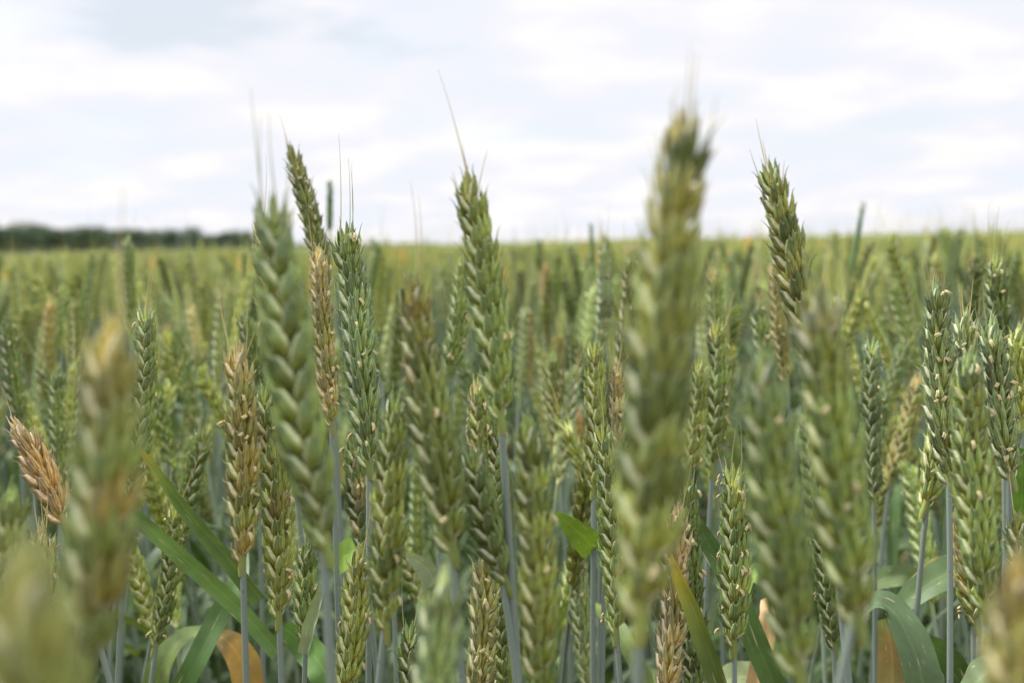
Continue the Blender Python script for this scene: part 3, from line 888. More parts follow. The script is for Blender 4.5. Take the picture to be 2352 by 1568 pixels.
leaf('rightblur', [(2225, 1600, .40), (2260, 1548, .40), (2300, 1540, .40), (2340, 1560, .40)], [9, 13, 14, 11], (.13, .18, .08), (40,), .1)
leaf('crisp', [(766, 1310, .50), (785, 1285, .495), (810, 1268, .49), (834, 1260, .49)], [5, 13, 14, 8], (.19, .30, .06), (30,), .12, None, 'bright green curved blade')
leaf('brownish', [(1000, 1340, .40), (985, 1312, .40), (962, 1290, .40), (932, 1274, .40)], [8, 8, 6, 1.5], (.20, .25, .15), (20,), .15)
leaf('crisp', [(872, 1080, .52), (878, 1040, .52), (884, 1010, .52), (892, 980, .52)], [8, 7, 5, 1.2], (.09, .19, .04), (15,), .15)
leaf('lowcentre', [(780, 1640, .47), (745, 1540, .47), (700, 1480, .48), (650, 1440, .48)], [12, 14, 13, 8], (.10, .19, .05), (20,), .12)
leaf('lowcentre', [(702, 1500, .45), (716, 1440, .45), (732, 1385, .45), (742, 1340, .45)], [5, 6, 5, 1.5], (.17, .21, .12), (30,), .4)
leaf('tufty', [(1730, 1620, .50), (1755, 1500, .50), (1765, 1420, .50), (1755, 1375, .51)], [10, 10, 8, 3], (.45, .30, .15), (20,), .2, None, 'dry brown blade')
leaf('rightlow', [(1650, 1580, .55), (1690, 1555, .55), (1740, 1560, .55), (1780, 1590, .55)], [12, 16, 16, 10], (.20, .24, .11), (30,), .1)
leaf('edgegreen', [(2352, 1300, .5), (2350, 1220, .49), (2348, 1120, .48), (2352, 1030, .47)], [10, 12, 10, 4], (.10, .19, .04), (25,), .12)


# ------------------------------------------------------------------ middle-distance stalks
def stalk_variant(seed):
    """a whole stalk at its own origin: stem, ear and leaf meshes sharing one curve"""
    r = random.Random(seed)
    Hs = 0.765
    la = r.uniform(0, 6.28)
    ld = Vector((math.cos(la), math.sin(la), 0))
    amt = r.uniform(0.01, 0.07)
    p0, p1 = Vector((0, 0, 0)), Vector((0, 0, Hs * .6))
    p3 = Vector((0, 0, Hs)) + ld * amt
    p2 = p3 - (Vector((0, 0, 1)) + ld * r.uniform(.1, .45)).normalized() * 0.13
    pts = bez(p0, p1, p2, p3, 22)
    ms = MB()
    tube(ms, pts[::-1], [1.2 * MM + 0.6 * MM * i / 22 for i in range(23)], 7)
    d = (p3 - pts[-2]).normalized()
    Ln = r.uniform(.066, .092)
    bend = ld * r.uniform(-.006, .014)
    f = lambda t: p3 + d * Ln * t + bend * t * t
    me = MB()
    tube(me, [f(i / 8 * .92) for i in range(9)], 1.2 * MM, 6)
    n = int(Ln / (4.1 * MM)) - 1
    ph0 = r.uniform(0, 3.1)
    k = r.uniform(.84, 1.0)
    tb = r.choice([0, 0, .6, 1])
    for i in range(n + 1):
        s = i / n
        p = f(s * .9)
        tan = (f(min(s + .05, 1)) - f(max(s - .05, 0))).normalized()
        a, b = frame_for(tan, Vector((math.cos(ph0), math.sin(ph0), 0)))
        out = a * (1 if i % 2 else -1) if i < n else b
        m3 = Matrix((out.cross(tan), out, tan)).transposed()
        m3 = m3 @ Matrix.Rotation(math.radians(-5 + r.uniform(-6, 6)), 3, 'X')
        sz = k * (.72 + .32 * min(1, s * 5)) * (1 - .2 * max(0, (s - .55) / .45))
        tt = lerp((1, 1, 1), (1.3, 1.1, 1.05), tb * max(0, (s - .65) / .35))
        j = r.uniform(.88, 1.12)
        me.add(SPK2_ARR[r.randrange(4)], Matrix.Translation(p + out * .5 * MM) @ m3.to_4x4() @ Matrix.Scale(sz, 4), tuple(x * j for x in tt))
        if r.random() < .35:
            q = p + out * 5 * MM + tan * 8 * MM + out.cross(tan) * r.uniform(-3, 3) * MM
            tube(me, [q, q - tan * 1.6 * MM + out * .8 * MM, q - tan * 3.2 * MM], [.2 * MM, .5 * MM, .2 * MM], 4, (2.6, 1.75, 3.0))
    for i in range(r.randrange(2, 7)):
        s = r.uniform(.55, .95)
        q = f(s)
        a = r.uniform(0, 6.28)
        dr = (d + Vector((math.cos(a), math.sin(a), 0)) * .18).normalized()
        ln = r.uniform(.02, .06)
        tube(me, [q + dr * .01, q + dr * (.01 + ln * .5), q + dr * (.01 + ln)], [.25 * MM, .16 * MM, .06 * MM], 4, (1.3, 1.1, .9))
    leaves = []
    for h in (r.uniform(.50, .62), r.uniform(.30, .45)):
        i = int(h / Hs * 22)
        q = pts[i]
        a = r.uniform(0, 6.28)
        o = Vector((math.cos(a), math.sin(a), 0))
        L_ = r.uniform(.14, .24)
        up = r.uniform(.3, .8)
        P = [q, q + o * L_ * .18 + Vector((0, 0, L_ * up * .45)), q + o * L_ * .42 + Vector((0, 0, L_ * up * .6)),
             q + o * L_ * .68 + Vector((0, 0, L_ * (up * .6 - .12))), q + o * L_ * .9 + Vector((0, 0, L_ * (up * .3 - .3)))]
        w = r.uniform(9, 15)
        leaves.append(ribbon(P, [w * .5, w, w, w * .7, .6], [r.uniform(-20, 20), r.uniform(-30, 30), r.uniform(-40, 40), r.uniform(-50, 50), 0], .13,
                             [(1, 1, 1)] * 3 + [(1.1, 1.05, 1), r.choice([(1, 1, 1), (2.6, 1.5, 1.1)])], 16, ref=Vector((0, 0, 1))))
    return ms, me, leaves, p3, f(1)


VARS = []
for s in range(8):
    ms, me, lv, pb, pt = stalk_variant(100 + s)
    VARS.append((ms.mesh('stem', M_stem), me.mesh('ear', M_husk), [q.mesh('leaf', M_leaf) for q in lv], pb, pt))

# which of the candidate places would show behind what already stands in front of them
MW, MH = 588, 392
mask = np.zeros((MH, MW), dtype=bool)
yy, xx = np.mgrid[0:MH, 0:MW]


def capsule(tp, bs, hw):
    sc = MW / W
    a = np.array(tp) * sc; b = np.array(bs) * sc; h = max(hw * sc, .8)
    x0, x1 = int(max(0, min(a[0], b[0]) - h)), int(min(MW, max(a[0], b[0]) + h + 1))
    y0, y1 = int(max(0, min(a[1], b[1]) - h)), int(min(MH, max(a[1], b[1]) + h + 1))
    if x1 <= x0 or y1 <= y0:
        return None
    X, Y_ = xx[y0:y1, x0:x1] + .5, yy[y0:y1, x0:x1] + .5
    ab = b - a
    t = np.clip(((X - a[0]) * ab[0] + (Y_ - a[1]) * ab[1]) / max(ab @ ab, 1e-6), 0, 1)
    d2 = (X - a[0] - t * ab[0]) ** 2 + (Y_ - a[1] - t * ab[1]) ** 2
    return (slice(y0, y1), slice(x0, x1)), d2 <= h * h


heroes = sorted(OCC, key=lambda q: q[0])
cands = []
used_xy = [(o.location.x, o.location.y) for o in STALKS.values()]
tries = 0
while len(cands) < 1500 and tries < 40000:
    tries += 1
    d = math.sqrt(R.uniform(.56 ** 2, 2.2 ** 2))
    a = R.uniform(-.47, .47)
    x, y = d * math.tan(a), d
    if any((x - u) ** 2 + (y - w) ** 2 < .036 ** 2 for u, w in used_xy[-1000:]):
        continue
    used_xy.append((x, y))
    h = CAMZ - (.058 if d < 1 else .047) + R.gauss(0, .025)
    if d < .8:
        h = min(h, CAMZ - (.105 if d < .68 else .06) * R.uniform(.85, 1.3) * d / .7)
    h = min(h, CAMZ + .004)
    if d < 1.15 and R.random() < .5:
        h = CAMZ - R.uniform(.10, .20) * max(.75, d)
    cands.append((d, x, y, h, R.randrange(8), R.uniform(0, 6.28)))
cands.sort()
hi = 0
FILL = []
for d, x, y, h, vi, rz in cands:
    while hi < len(heroes) and heroes[hi][0] < d:
        q = capsule(heroes[hi][1], heroes[hi][2], heroes[hi][3])
        if q: mask[q[0]] |= q[1]
        hi += 1
    ms, me, lv, pb, pt = VARS[vi]
    s = h / pt.z
    M = Matrix.Translation((x, y, 0)) @ Matrix.Rotation(rz, 4, 'Z') @ Matrix.Diagonal((.97, .97, s, 1))
    tp, bp = to_px(M @ pt), to_px(M @ pb)
    q = capsule(tp[:2], bp[:2], 5.5 * MM * FPX / d)
    if q is None or not (0 < tp[0] < W):
        continue
    tot = q[1].sum()
    vis = (q[1] & ~mask[q[0]]).sum()
    if vis < .17 * tot or vis < 10:
        continue
    mask[q[0]] |= q[1]
    FILL.append((d, x, y, M, vi, tp, bp, s))
    if len(FILL) >= 300 - len(STALKS) - 2:
        break

kinds = [('green', G), ('bluish-green', B), ('yellow-green', Y), ('dark green', Dk), ('straw-tinged', (.37, .335, .13)), ('pale green', (.30, .345, .15))]
wts = [32, 6, 44, 6, 2, 10]
refs = [(-60, 'the frame edge'), (235, 'the golden-tipped blurred ear'), (545, 'the golden-brown ear'), (690, 'the herringbone ear'), (820, 'the crisp three-awned ear'),
        (975, 'the blurred brownish ear'), (1115, 'the yellow-topped ear'), (1392, 'the straw-topped ear'), (1530, 'the tallest ear'),
        (1810, 'the slanting yellow-green ear'), (1925, 'the pale-tipped blurred ear'), (2170, 'the fan-awned crisp ear'), (2420, 'the far frame edge')]
recs = []
for d, x, y, M, vi, tp, bp, s in FILL:
    ci = R.choices(range(6), wts)[0]
    lean = (tp[0] - bp[0]) / max(1, bp[1] - tp[1])
    ln = 'leaning' if abs(lean) > .24 else 'upright'
    i = max(0, max(j for j in range(len(refs)) if refs[j][0] <= tp[0]))
    i = min(i, len(refs) - 2)
    zone = 'nearer' if d < .95 else 'distant' if d > 1.3 else 'mid-distance'
    recs.append(dict(k=(i, ci, zone, ln), d=d, M=M, vi=vi, tp=tp, s=s, ci=ci, i=i, zone=zone, ln=ln))
byk = {}
for q in recs:
    byk.setdefault(q['k'], []).append(q)
ordn = ['tallest', 'second tallest', 'third tallest', 'fourth tallest', 'fifth tallest', 'sixth tallest', 'seventh tallest', 'eighth tallest']
short = lambda s_: s_.replace('the ', '', 1)
for k, lst in byk.items():
    lst.sort(key=lambda q: q['tp'][1])
    for n_, q in enumerate(lst):
        a, b = refs[q['i']][1], refs[q['i'] + 1][1]
        pre = '' if len(lst) == 1 else ordn[min(n_, 7)] + ' '
        q['label'] = f"{pre}{q['ln']} {kinds[q['ci']][0]} {q['zone']} ear between {short(a)} and {short(b)}"
protos = {}
for q in recs:
    ms, me, lv, pb, pt = VARS[q['vi']]
    cc = kinds[q['ci']][1]
    if q['vi'] not in protos:
        root = link('wheat_stalk', None)
        root.empty_display_size = .05
        kids = [link('stem', ms, root), link('ear', me, root)] + [link('leaf', m_, root) for m_ in lv]
        protos[q['vi']] = (root, kids)
    else:
        pr, pk = protos[q['vi']]
        root = pr.copy()
        col.objects.link(root)
        kids = []
        for ch in pk:
            c_ = ch.copy()
            c_.parent = root
            col.objects.link(c_)
            kids.append(c_)
    loc, rot, sca = q['M'].decompose()
    root.location, root.scale = loc, sca
    root.rotation_mode = 'XYZ'
    root.rotation_euler = rot.to_euler()
    j = R.uniform(1.0, 1.3)
    kids[0].color = (*lerp(STEM, STEMG, R.random()), 1)
    kids[1].color = (*[v * j for v in cc], 1)
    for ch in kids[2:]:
        lc = R.choices([(.042, .080, .022), (.060, .092, .04), (.09, .13, .033), (.24, .175, .07)], [40, 34, 23, 3 if q['d'] > .9 else 0])[0]  # leaf colours darkened to paint in the shade below the ears
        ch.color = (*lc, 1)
    tag(root, q['label'], 'wheat stalk', 'wheat stalks behind the nearest row')


# ------------------------------------------------------------------ the rest of the field, trees
# dark narrow grass heads and blades rising over the wheat
def grass_plant(tip, base, Dd, w, label):
    T0, B0 = at(*tip, Dd), at(*base, Dd)
    foot = B0 + (B0 - T0) * .5
    foot.z = 0
    root = link('grass_plant', None, None, foot)
    tag(root, label, 'grass', 'tall grass heads above the wheat')
    mb = MB()
    pts = bez(B0, B0 + (B0 - T0) * .6, foot + Vector((0, 0, .3)), foot, 14)
    tube(mb, [p - foot for p in pts], .8 * MM, 6)
    link('stem', mb.mesh('stem', M_stem), root, (0, 0, 0), (.13, .18, .07))
    mb = MB()
    n = 14
    r = random.Random(int(tip[0]))
    hw = w * Dd / FPX / 2
    d = T0 - B0
    tube(mb, [d * (i / n) for i in range(n + 1)], [hw * min(1, .35 + i * .3) * (1 - max(0, (i - 5) / 9) ** 1.6 * .9) for i in range(n + 1)], 8)
    a, b = frame_for(d, Vector((1, 0, 0)))
    for i in range(260):
        t = r.uniform(.02, .98)
        th = r.uniform(0, 6.28)
        o = a * math.cos(th) + b * math.sin(th)
        q = d * t + o * hw * .75
        l = hw * r.uniform(.5, .9)
        e_ = q + (o * .7 + d.normalized()).normalized() * l * 1.6
        sd = o.cross(d).normalized() * hw * .18
        bi = len(mb.v)
        mb.v += [tuple(q - sd), tuple(q + sd), tuple(e_)]
        mb.uv += [(0, 0), (1, 0), (.5, 1)]
        j = r.uniform(.7, 1.3)
        mb.t += [(j, j, j)] * 3
        mb.f.append((bi, bi + 1, bi + 2))
    link('seed_head', mb.mesh('seed_head', M_grass), root, B0 - foot, (.075, .125, .05))


grass_plant((758, 416), (757, 530), .95, 15, 'dark green grass seed head standing clear over the field beside the crisp three-awned ear')
grass_plant((1357, 514), (1366, 640), 1.25, 12, 'dark green grass head poking over the horizon beside the bluish-green ear')
grass_plant((1984, 464), (1952, 640), 1.15, 14, 'tilted dark green grass head against the sky past the slanting yellow-green ear')
grass_plant((856, 545), (860, 640), 1.5, 12, 'short dark grass head just breaking the horizon behind the crisp three-awned ear')


# ---- low-detail stalks for the mass of the field
def field_proto(seed, level):
    r = random.Random(seed)
    mb = MB()
    Ln = r.uniform(.068, .092)
    la = r.uniform(0, 6.28)
    ld = Vector((math.cos(la), math.sin(la), 0))
    top = Vector((0, 0, .765)) + ld * r.uniform(.01, .05)
    d = (Vector((0, 0, 1)) + ld * r.uniform(0, .3)).normalized()
    base_c = tuple(v_ * 1.12 for v_ in r.choice([G, Y, Y, (.28, .325, .095), P_]))
    if level < 3:
        zs = 0.0 if level == 1 else .35
        pts = bez(Vector((0, 0, zs)), Vector((0, 0, .5)), top - d * .1, top, 7)
        tube(mb, pts, 1.6 * MM, 5, (.14, .18, .12))
    if level == 1:
        n = 16
        for i in range(n):
            s = i / (n - 1)
            p = top + d * Ln * s * .9
            a, b = frame_for(d, Vector((math.cos(la + 1), math.sin(la + 1), 0)))
            out = a * (1 if i % 2 else -1)
            sz = (.72 + .3 * min(1, s * 5)) * (1 - .25 * max(0, (s - .5) / .5)) * .95
            for q in (-1, 0, 1):
                lo = p + (b * q * 1.2 + out * 1.0) * MM
                hi_ = p + (b * q * 4.4 * sz + out * (4.6 if q == 0 else 3.4) * sz + d * 11 * sz) * MM
                m_ = (lo + hi_) / 2 + (b * q * .9 + out * 1.2) * MM
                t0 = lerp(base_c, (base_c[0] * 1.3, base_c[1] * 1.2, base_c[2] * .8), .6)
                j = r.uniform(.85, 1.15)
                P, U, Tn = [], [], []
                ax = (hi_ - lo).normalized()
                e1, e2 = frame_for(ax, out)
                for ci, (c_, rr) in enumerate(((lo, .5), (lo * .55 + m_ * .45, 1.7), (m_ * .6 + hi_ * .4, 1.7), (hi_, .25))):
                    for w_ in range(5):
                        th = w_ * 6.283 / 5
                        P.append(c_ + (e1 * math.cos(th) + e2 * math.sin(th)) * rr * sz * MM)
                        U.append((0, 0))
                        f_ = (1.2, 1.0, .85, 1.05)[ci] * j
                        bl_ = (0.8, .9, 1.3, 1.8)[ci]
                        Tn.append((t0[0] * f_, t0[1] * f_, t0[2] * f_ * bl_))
                mb.grid(P, 4, 5, U, Tn, wrap=True)
            if r.random() < .4:
                q = p + out * 5 * MM + d * 8 * MM
                tube(mb, [q, q - d * 1.6 * MM + out * .8 * MM, q - d * 3 * MM], [.3 * MM, .6 * MM, .3 * MM], 4, (.55, .44, .26))
        for i in range(3):
            q = top + d * Ln * r.uniform(.7, .95)
            a = r.uniform(0, 6.28)
            dr = (d + Vector((math.cos(a), math.sin(a), 0)) * .15).normalized()
            ln = r.uniform(.015, .05)
            tube(mb, [q, q + dr * (.01 + ln)], [.25 * MM, .08 * MM], 3, (.3, .27, .11))
        for h in (r.uniform(.5, .62), r.uniform(.35, .5)):
            q = Vector((0, 0, h)); a = r.uniform(0, 6.28)
            o = Vector((math.cos(a), math.sin(a), 0)); L_ = r.uniform(.14, .22); up = r.uniform(.3, .8)
            P = [q, q + o * L_ * .2 + Vector((0, 0, L_ * up * .5)), q + o * L_ * .5 + Vector((0, 0, L_ * up * .6)), q + o * L_ * .9 + Vector((0, 0, L_ * (up * .2 - .2)))]
            lc = r.choice([(.042, .080, .022), (.058, .09, .038), (.08, .118, .03), (.19, .145, .055)])  # blade colours set dark, standing in for shade among the stems
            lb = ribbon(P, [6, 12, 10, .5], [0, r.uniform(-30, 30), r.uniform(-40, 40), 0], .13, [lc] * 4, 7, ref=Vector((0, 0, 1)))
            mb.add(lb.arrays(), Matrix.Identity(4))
    else:
        n = 7 if level == 2 else 4
        sg = 6 if level == 2 else 5
        P, U, Tn = [], [], []
        a, b = frame_for(d, Vector((1, 0, 0)))
        for i in range(n + 1):
            s = i / n
            rr = 6.2 * MM * min(1, .45 + s * 3) * (1 - .75 * max(0, (s - .6) / .4))
            for w_ in range(sg):
                th = 6.283 * w_ / sg
                q = rr * (1.18 if (i + w_) % 2 else .8)
                P.append(top + d * (Ln + .008) * s + (a * math.cos(th) + b * math.sin(th)) * q)
                U.append((0, 0))
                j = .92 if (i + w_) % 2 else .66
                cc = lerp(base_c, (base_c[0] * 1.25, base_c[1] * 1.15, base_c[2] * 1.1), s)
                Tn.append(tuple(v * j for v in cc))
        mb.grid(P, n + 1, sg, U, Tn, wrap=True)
        if level == 2:
            for h in (.52, .62):
                q = Vector((0, 0, h)); an = r.uniform(0, 6.28)
                o = Vector((math.cos(an), math.sin(an), 0))
                P = [q, q + o * .05 + Vector((0, 0, .07)), q + o * .12 + Vector((0, 0, .06)), q + o * .19 + Vector((0, 0, -.03))]
                lb = ribbon(P, [6, 12, 10, .5], [0, 10, -20, 0], .13, [(.08, .125, .04)] * 4, 4, ref=Vector((0, 0, 1)))
                mb.add(lb.arrays(), Matrix.Identity(4))
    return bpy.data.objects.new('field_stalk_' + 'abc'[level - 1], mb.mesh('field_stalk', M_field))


def leaf_tuft(seed):
    """a tiller without an ear: leaves only, fills the lower storey"""
    r = random.Random(seed)
    mb = MB()
    tube(mb, [Vector((0, 0, 0)), Vector((0, 0, .3)), Vector((r.uniform(-.02, .02), 0, .55))], [2 * MM, 1.8 * MM, 1.2 * MM], 5, (.10, .14, .065))
    for i in range(5):
        h = r.uniform(.2, .55)
        q = Vector((0, 0, h)); a = r.uniform(0, 6.28)
        o = Vector((math.cos(a), math.sin(a), 0)); L_ = r.uniform(.16, .26); up = r.uniform(.4, 1.0)
        P = [q, q + o * L_ * .15 + Vector((0, 0, L_ * up * .5)), q + o * L_ * .42 + Vector((0, 0, L_ * up * .7)), q + o * L_ * .7 + Vector((0, 0, L_ * (up * .5 - .1))),
             q + o * L_ * .92 + Vector((0, 0, L_ * (up * .2 - .35)))]
        lc = r.choice([(.030, .062, .016), (.038, .072, .02), (.052, .084, .034), (.07, .108, .025), (.18, .13, .055)])  # deep shade of the lower storey is painted into these leaf colours
        w = r.uniform(9, 15)
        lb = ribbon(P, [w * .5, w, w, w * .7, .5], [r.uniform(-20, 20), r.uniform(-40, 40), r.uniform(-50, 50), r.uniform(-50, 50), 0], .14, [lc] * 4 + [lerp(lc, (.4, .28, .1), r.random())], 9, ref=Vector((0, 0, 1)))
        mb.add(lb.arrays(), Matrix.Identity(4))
    return bpy.data.objects.new('leaf_tuft', mb.mesh('leaf_tuft', M_field))


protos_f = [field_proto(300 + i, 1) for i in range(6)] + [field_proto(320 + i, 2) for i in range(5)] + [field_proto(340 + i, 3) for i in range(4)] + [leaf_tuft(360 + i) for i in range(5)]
PT, RO, SC, IX = [], [], [], []
FXY = np.array([(q[1], q[2]) for q in FILL] + [(o.location.x, o.location.y) for o in STALKS.values()])


def scatter(d0, d1, ang, dens, lo, hi_, hz, hs, keep=None):
    n = int(ang * (d1 * d1 - d0 * d0) * dens)
    for _ in range(n):
        d = math.sqrt(R.uniform(d0 * d0, d1 * d1))
        a = R.uniform(-ang, ang)
        x, y = d * math.sin(a), d * math.cos(a)
        if keep and not keep(x, y, d, a):
            continue
        h = R.gauss(hz, hs) + .012 * mnoise.noise(Vector((x * .8, y * .8, 5)))
        if lo != 15:
            h = min(h, CAMZ + (.02 if d < 7 else .012) * R.random() - (.0 if d < 7 else .006))
        s = h / .845
        PT.append((x, y, 0)); RO.append((R.gauss(0, .05), R.gauss(0, .05), R.uniform(0, 6.28)))
        SC.append((1, 1, s) if lo < 6 or lo > 14 else (1.1, 1.1, s)); IX.append(R.randrange(lo, hi_))


free = lambda x, y, d, a: ((FXY[:, 0] - x) ** 2 + (FXY[:, 1] - y) ** 2).min() > .02 ** 2
dmax = max(q[0] for q in FILL)
scatter(dmax + .02, 5.5, .72, 340, 0, 6, CAMZ - .047, .030)
scatter(.42, dmax + .02, .95, 260, 0, 6, CAMZ - .06, .026, keep=lambda x, y, d, a: abs(math.atan2(x, y)) > .50 and free(x, y, d, a))
scatter(.46, 2.2, .62, 330, 15, 20, .62, .05, keep=lambda x, y, d, a: free(x, y, d, a))
scatter(5.5, 16, .62, 110, 6, 11, CAMZ - .052, .03)
scatter(16, 60, .55, 7, 11, 15, CAMZ - .05, .035)

fm = bpy.data.meshes.new('wheat_field')
V = list(PT)
npt = len(V)
F = []
# the far field's closed canopy, from where single ears can no longer be told apart
ds = np.geomspace(9, 3000, 70)
nA = 90
for d in ds:
    for j in range(nA):
        a = -1.0 + 2.0 * j / (nA - 1)
        x, y = d * math.sin(a), d * math.cos(a)
        z = .80 + (.03 * mnoise.noise(Vector((x * .9, y * .9, 0))) if d < 80 else .05 * mnoise.noise(Vector((x * .03, y * .03, 0))))
        z -= .16 * max(0, 1 - (d - 9) / 8)
        V.append((x, y, z))
for i in range(len(ds) - 1):
    for j in range(nA - 1):
        b = npt + i * nA + j
        F.append((b, b + 1, b + nA + 1, b + nA))
fm.from_pydata(V, [], F)
fm.materials.append(M_canopy)
nV = len(V)


def attr(name, typ, key, arr):
    a = fm.attributes.new(name, typ, 'POINT')
    a.data.foreach_set(key, np.array(arr).ravel())


pad = nV - npt
attr('plant', 'BOOLEAN', 'value', np.array([True] * npt + [False] * pad))
attr('rot', 'FLOAT_VECTOR', 'vector', np.array(RO + [(0, 0, 0)] * pad, dtype=np.float32))
attr('scl', 'FLOAT_VECTOR', 'vector', np.array(SC + [(1, 1, 1)] * pad, dtype=np.float32))
attr('idx', 'INT', 'value', np.array(IX + [0] * pad, dtype=np.int32))
field = link('wheat_field', fm)
tag(field, 'the rest of the green wheat field running out to the horizon', 'wheat field', kind='stuff')
ng = bpy.data.node_groups.new('field_plants', 'GeometryNodeTree')
ng.interface.new_socket('Geometry', in_out='INPUT', socket_type='NodeSocketGeometry')
ng.interface.new_socket('Geometry', in_out='OUTPUT', socket_type='NodeSocketGeometry')
gi, go = N(ng, 'NodeGroupInput'), N(ng, 'NodeGroupOutput')
jn = N(ng, 'GeometryNodeJoinGeometry')
for o in reversed(protos_f):
    oi_ = N(ng, 'GeometryNodeObjectInfo', inp={'As Instance': True})
    oi_.inputs['Object'].default_value = o
    ng.links.new(oi_.outputs['Geometry'], jn.inputs[0])
iop = N(ng, 'GeometryNodeInstanceOnPoints', inp={'Pick Instance': True})


def named(nm, typ):
    n_ = N(ng, 'GeometryNodeInputNamedAttribute', data_type=typ)
    n_.inputs['Name'].default_value = nm
    return n_.outputs['Attribute']


ng.links.new(gi.outputs[0], iop.inputs['Points'])
ng.links.new(jn.outputs[0], iop.inputs['Instance'])
ng.links.new(named('plant', 'BOOLEAN'), iop.inputs['Selection'])
ng.links.new(named('idx', 'INT'), iop.inputs['Instance Index'])
e2r = N(ng, 'FunctionNodeEulerToRotation')
ng.links.new(named('rot', 'FLOAT_VECTOR'), e2r.inputs[0])
ng.links.new(e2r.outputs[0], iop.inputs['Rotation'])
ng.links.new(named('scl', 'FLOAT_VECTOR'), iop.inputs['Scale'])
j2 = N(ng, 'GeometryNodeJoinGeometry')
ng.links.new(iop.outputs[0], j2.inputs[0])
ng.links.new(gi.outputs[0], j2.inputs[0])
ng.links.new(j2.outputs[0], go.inputs[0])
md = field.modifiers.new('plants', 'NODES')
md.node_group = ng


# ---- trees along the far side of the field
def tree_meshes(seed):
    r = random.Random(seed)
    tr = MB()
    tube(tr, [Vector((0, 0, 0)), Vector((.1, 0, 2.5)), Vector((.2, .1, 5)), Vector((.1, .1, 8.5))], [.38, .28, .2, .07], 8)
    for i in range(6):
        a = i * 1.05 + r.uniform(-.3, .3)
        z = r.uniform(2.4, 5.5)
        e_ = Vector((math.cos(a) * r.uniform(2, 3.4), math.sin(a) * r.uniform(2, 3.4), z + r.uniform(1.5, 3.5)))
        tube(tr, [Vector((.15, 0, z)), Vector((e_.x * .5, e_.y * .5, (z + e_.z) / 2 + .2)), e_], [.15, .1, .04], 6)
    cw = MB()
    cl = []
    for i in range(34):
        a = r.uniform(0, 6.28)
        u = r.uniform(-.6, 1)
        q = math.sqrt(1 - u * u)
        rr = r.uniform(.55, .95)
        cl.append((Vector((math.cos(a) * q * 5.2 * rr, math.sin(a) * q * 5.2 * rr, 5.3 + u * 4.6 * rr)), r.uniform(1.2, 2.1)))
    for c_, s_ in cl:
        j0 = r.uniform(.75, 1.3)
        for k_ in range(120):
            dv = Vector((r.gauss(0, 1), r.gauss(0, 1), r.gauss(0, .8))).normalized() * s_ * r.uniform(.6, 1.05)
            p = c_ + dv
            nrm = (dv.normalized() + Vector((r.uniform(-.7, .7), r.uniform(-.7, .7), r.uniform(-.3, .8)))).normalized()
            a, b = frame_for(nrm, Vector((r.uniform(-1, 1), r.uniform(-1, 1), .3)))
            h = r.uniform(.16, .32)
            bi = len(cw.v)
            cw.v += [tuple(p - a * h), tuple(p + b * h * .6), tuple(p + a * h), tuple(p - b * h * .6)]
            cw.uv += [(0, 0)] * 4
            j = j0 * r.uniform(.8, 1.2)
            cw.t += [(j, j, j)] * 4
            cw.f.append((bi, bi + 1, bi + 2, bi + 3))
    return tr.mesh('trunk', M_bark), cw.mesh('crown', M_tree)


TV = [tree_meshes(500 + i) for i in range(4)]
spec = [(x, h, row) for row, xs in ((0, range(-40, 600, 40)), (1, range(-60, 600, 42))) for x in xs for h in (0,)]
tp0 = None
first = [None] * 4
pos_words = []
for n_, (x, _, row) in enumerate(spec):
    x += R.uniform(-8, 8)
    Dd = (430 if row == 0 else 475) + R.uniform(-12, 12)
    # height of the wood's outline along the horizon, in photo pixels above it
    prof = np.interp(x, [-60, 60, 170, 205, 250, 320, 400, 470, 560, 600], [60, 58, 57, 50, 46, 43, 42, 42, 37, 26])
    hpx = 1.28 * prof * R.uniform(.8, 1.22) * (1.0 if row == 0 else .95)
    y0 = 584 - 54 * x / W
    P0 = at(x, y0, Dd); P0.z = 0
    sH = hpx * Dd / FPX / 10.4
    vi = R.randrange(4)
    if first[vi] is None:
        root = link('tree', None); kids = [link('trunk', TV[vi][0], root), link('crown', TV[vi][1], root)]
        first[vi] = (root, kids)
    else:
        root = first[vi][0].copy(); col.objects.link(root)
        kids = []
        for ch in first[vi][1]:
            q = ch.copy(); q.parent = root; col.objects.link(q); kids.append(q)
    root.location = P0
    root.rotation_euler = (0, 0, R.uniform(0, 6.28))
    root.scale = (max(sH, .75) * R.uniform(1.0, 1.25),) * 2 + (sH,)
    kids[1].color = (*lerp((.030, .056, .032), (.040, .070, .038), R.random()), 1)
    pos_words.append((x, row, root))
pos_words.sort(key=lambda q: q[0])
o_words = ['first', 'second', 'third', 'fourth', 'fifth', 'sixth', 'seventh', 'eighth', 'ninth', 'tenth', 'eleventh', 'twelfth', 'thirteenth', 'fourteenth', 'fifteenth', 'sixteenth', 'seventeenth', 'eighteenth']
cnt = [0, 0]
for x, row, root in pos_words:
    rw = 'front row' if row == 0 else 'back row'
    tag(root, f"round-crowned dark tree, {o_words[cnt[row]]} from the frame edge in the {rw} of the distant wood", 'tree', 'trees along the far side of the field')
    cnt[row] += 1

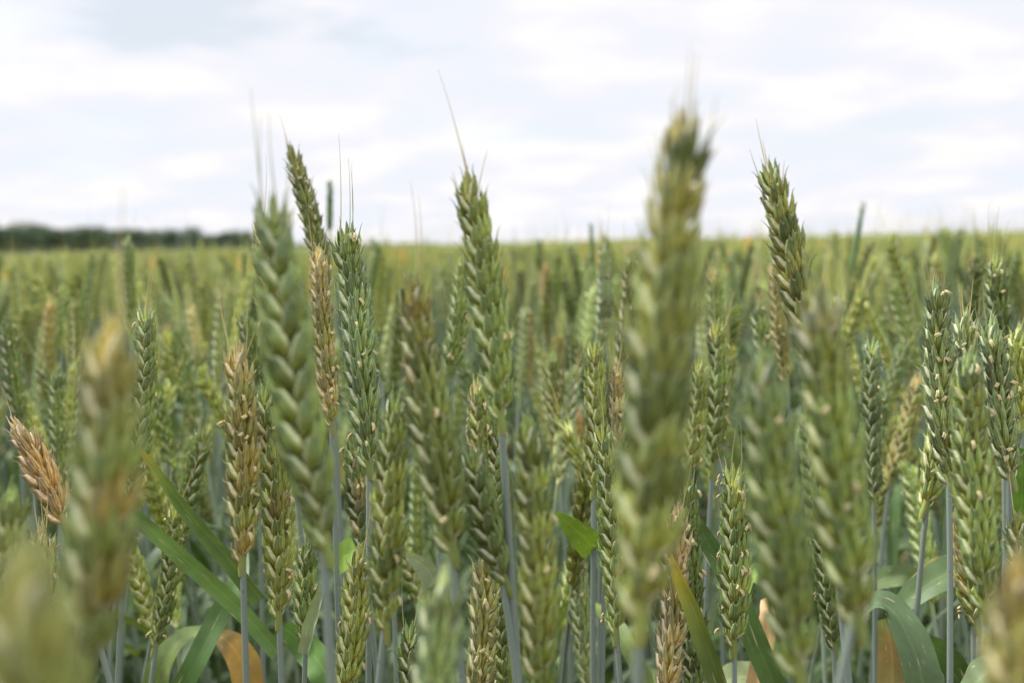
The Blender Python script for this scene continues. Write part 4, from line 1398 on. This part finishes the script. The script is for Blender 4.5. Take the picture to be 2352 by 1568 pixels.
# the farther wood, a thin line over the field
mb = MB()
r = random.Random(9)
for i in range(5200):
    x = r.uniform(540, 1010)
    Dd = 1250 + r.uniform(-30, 30)
    y0 = 584 - 54 * x / W
    hp = np.interp(x, [540, 620, 700, 850, 1010], [22, 15, 10, 7, 3]) * (0.8 + .35 * mnoise.noise(Vector((x * .06, 0, 0))))
    p = at(x, y0, Dd)
    p.z = .5 + (hp * Dd / FPX) * (1 - r.random() ** 1.6)
    h = r.uniform(.5, 1.3)
    a = Vector((r.uniform(-1, 1), r.uniform(-1, 1), r.uniform(-.6, .6))).normalized()
    b = a.cross(Vector((r.uniform(-1, 1), r.uniform(-1, 1), 1))).normalized()
    bi = len(mb.v)
    mb.v += [tuple(p - a * h), tuple(p + b * h), tuple(p + a * h), tuple(p - b * h)]
    mb.uv += [(0, 0)] * 4
    j = r.uniform(.7, 1.3)
    mb.t += [(j, j, j)] * 4
    mb.f.append((bi, bi + 1, bi + 2, bi + 3))
for i in range(9000):                      # the near wood's continuation beyond the last single tree
    x = r.uniform(-900, -70)
    Dd = 440 + r.uniform(-12, 25)
    p = at(x, 600, Dd)
    p.z = .3 + (9.6 + 1.6 * mnoise.noise(Vector((x * .02, 1, 0)))) * (1 - r.random() ** 1.7)
    h = r.uniform(.4, .9)
    a = Vector((r.uniform(-1, 1), r.uniform(-1, 1), r.uniform(-.6, .6))).normalized()
    b = a.cross(Vector((r.uniform(-1, 1), r.uniform(-1, 1), 1))).normalized()
    bi = len(mb.v)
    mb.v += [tuple(p - a * h), tuple(p + b * h), tuple(p + a * h), tuple(p - b * h)]
    mb.uv += [(0, 0)] * 4
    j = r.uniform(.5, .9)
    mb.t += [(j, j, j)] * 4
    mb.f.append((bi, bi + 1, bi + 2, bi + 3))
wd = link('distant_woods', mb.mesh('distant_woods', M_tree), None, None, (.05, .085, .05))
tag(wd, 'thin line of far-off dark woods along the horizon', 'woods', kind='stuff')

# bushes under the edge of the wood
mb = MB()
for i in range(9000):
    x = r.uniform(-120, 612)
    Dd = 422 + r.uniform(-6, 30)
    p = at(x, 580, Dd)
    p.z = .3 + 4.2 * (.7 + .5 * mnoise.noise(Vector((x * .04, 3, 0)))) * (1 - r.random() ** .8)
    h = r.uniform(.25, .5)
    a = Vector((r.uniform(-1, 1), r.uniform(-1, 1), r.uniform(-.8, .8))).normalized()
    b = a.cross(Vector((r.uniform(-1, 1), r.uniform(-1, 1), 1))).normalized()
    bi = len(mb.v)
    mb.v += [tuple(p - a * h), tuple(p + b * h), tuple(p + a * h), tuple(p - b * h)]
    mb.uv += [(0, 0)] * 4
    j = r.uniform(.7, 1.3)
    mb.t += [(j, j, j)] * 4
    mb.f.append((bi, bi + 1, bi + 2, bi + 3))
ug = link('undergrowth', mb.mesh('undergrowth', M_tree), None, None, (.022, .040, .021))
tag(ug, 'dark bushes filling the foot of the distant wood', 'undergrowth', kind='stuff')
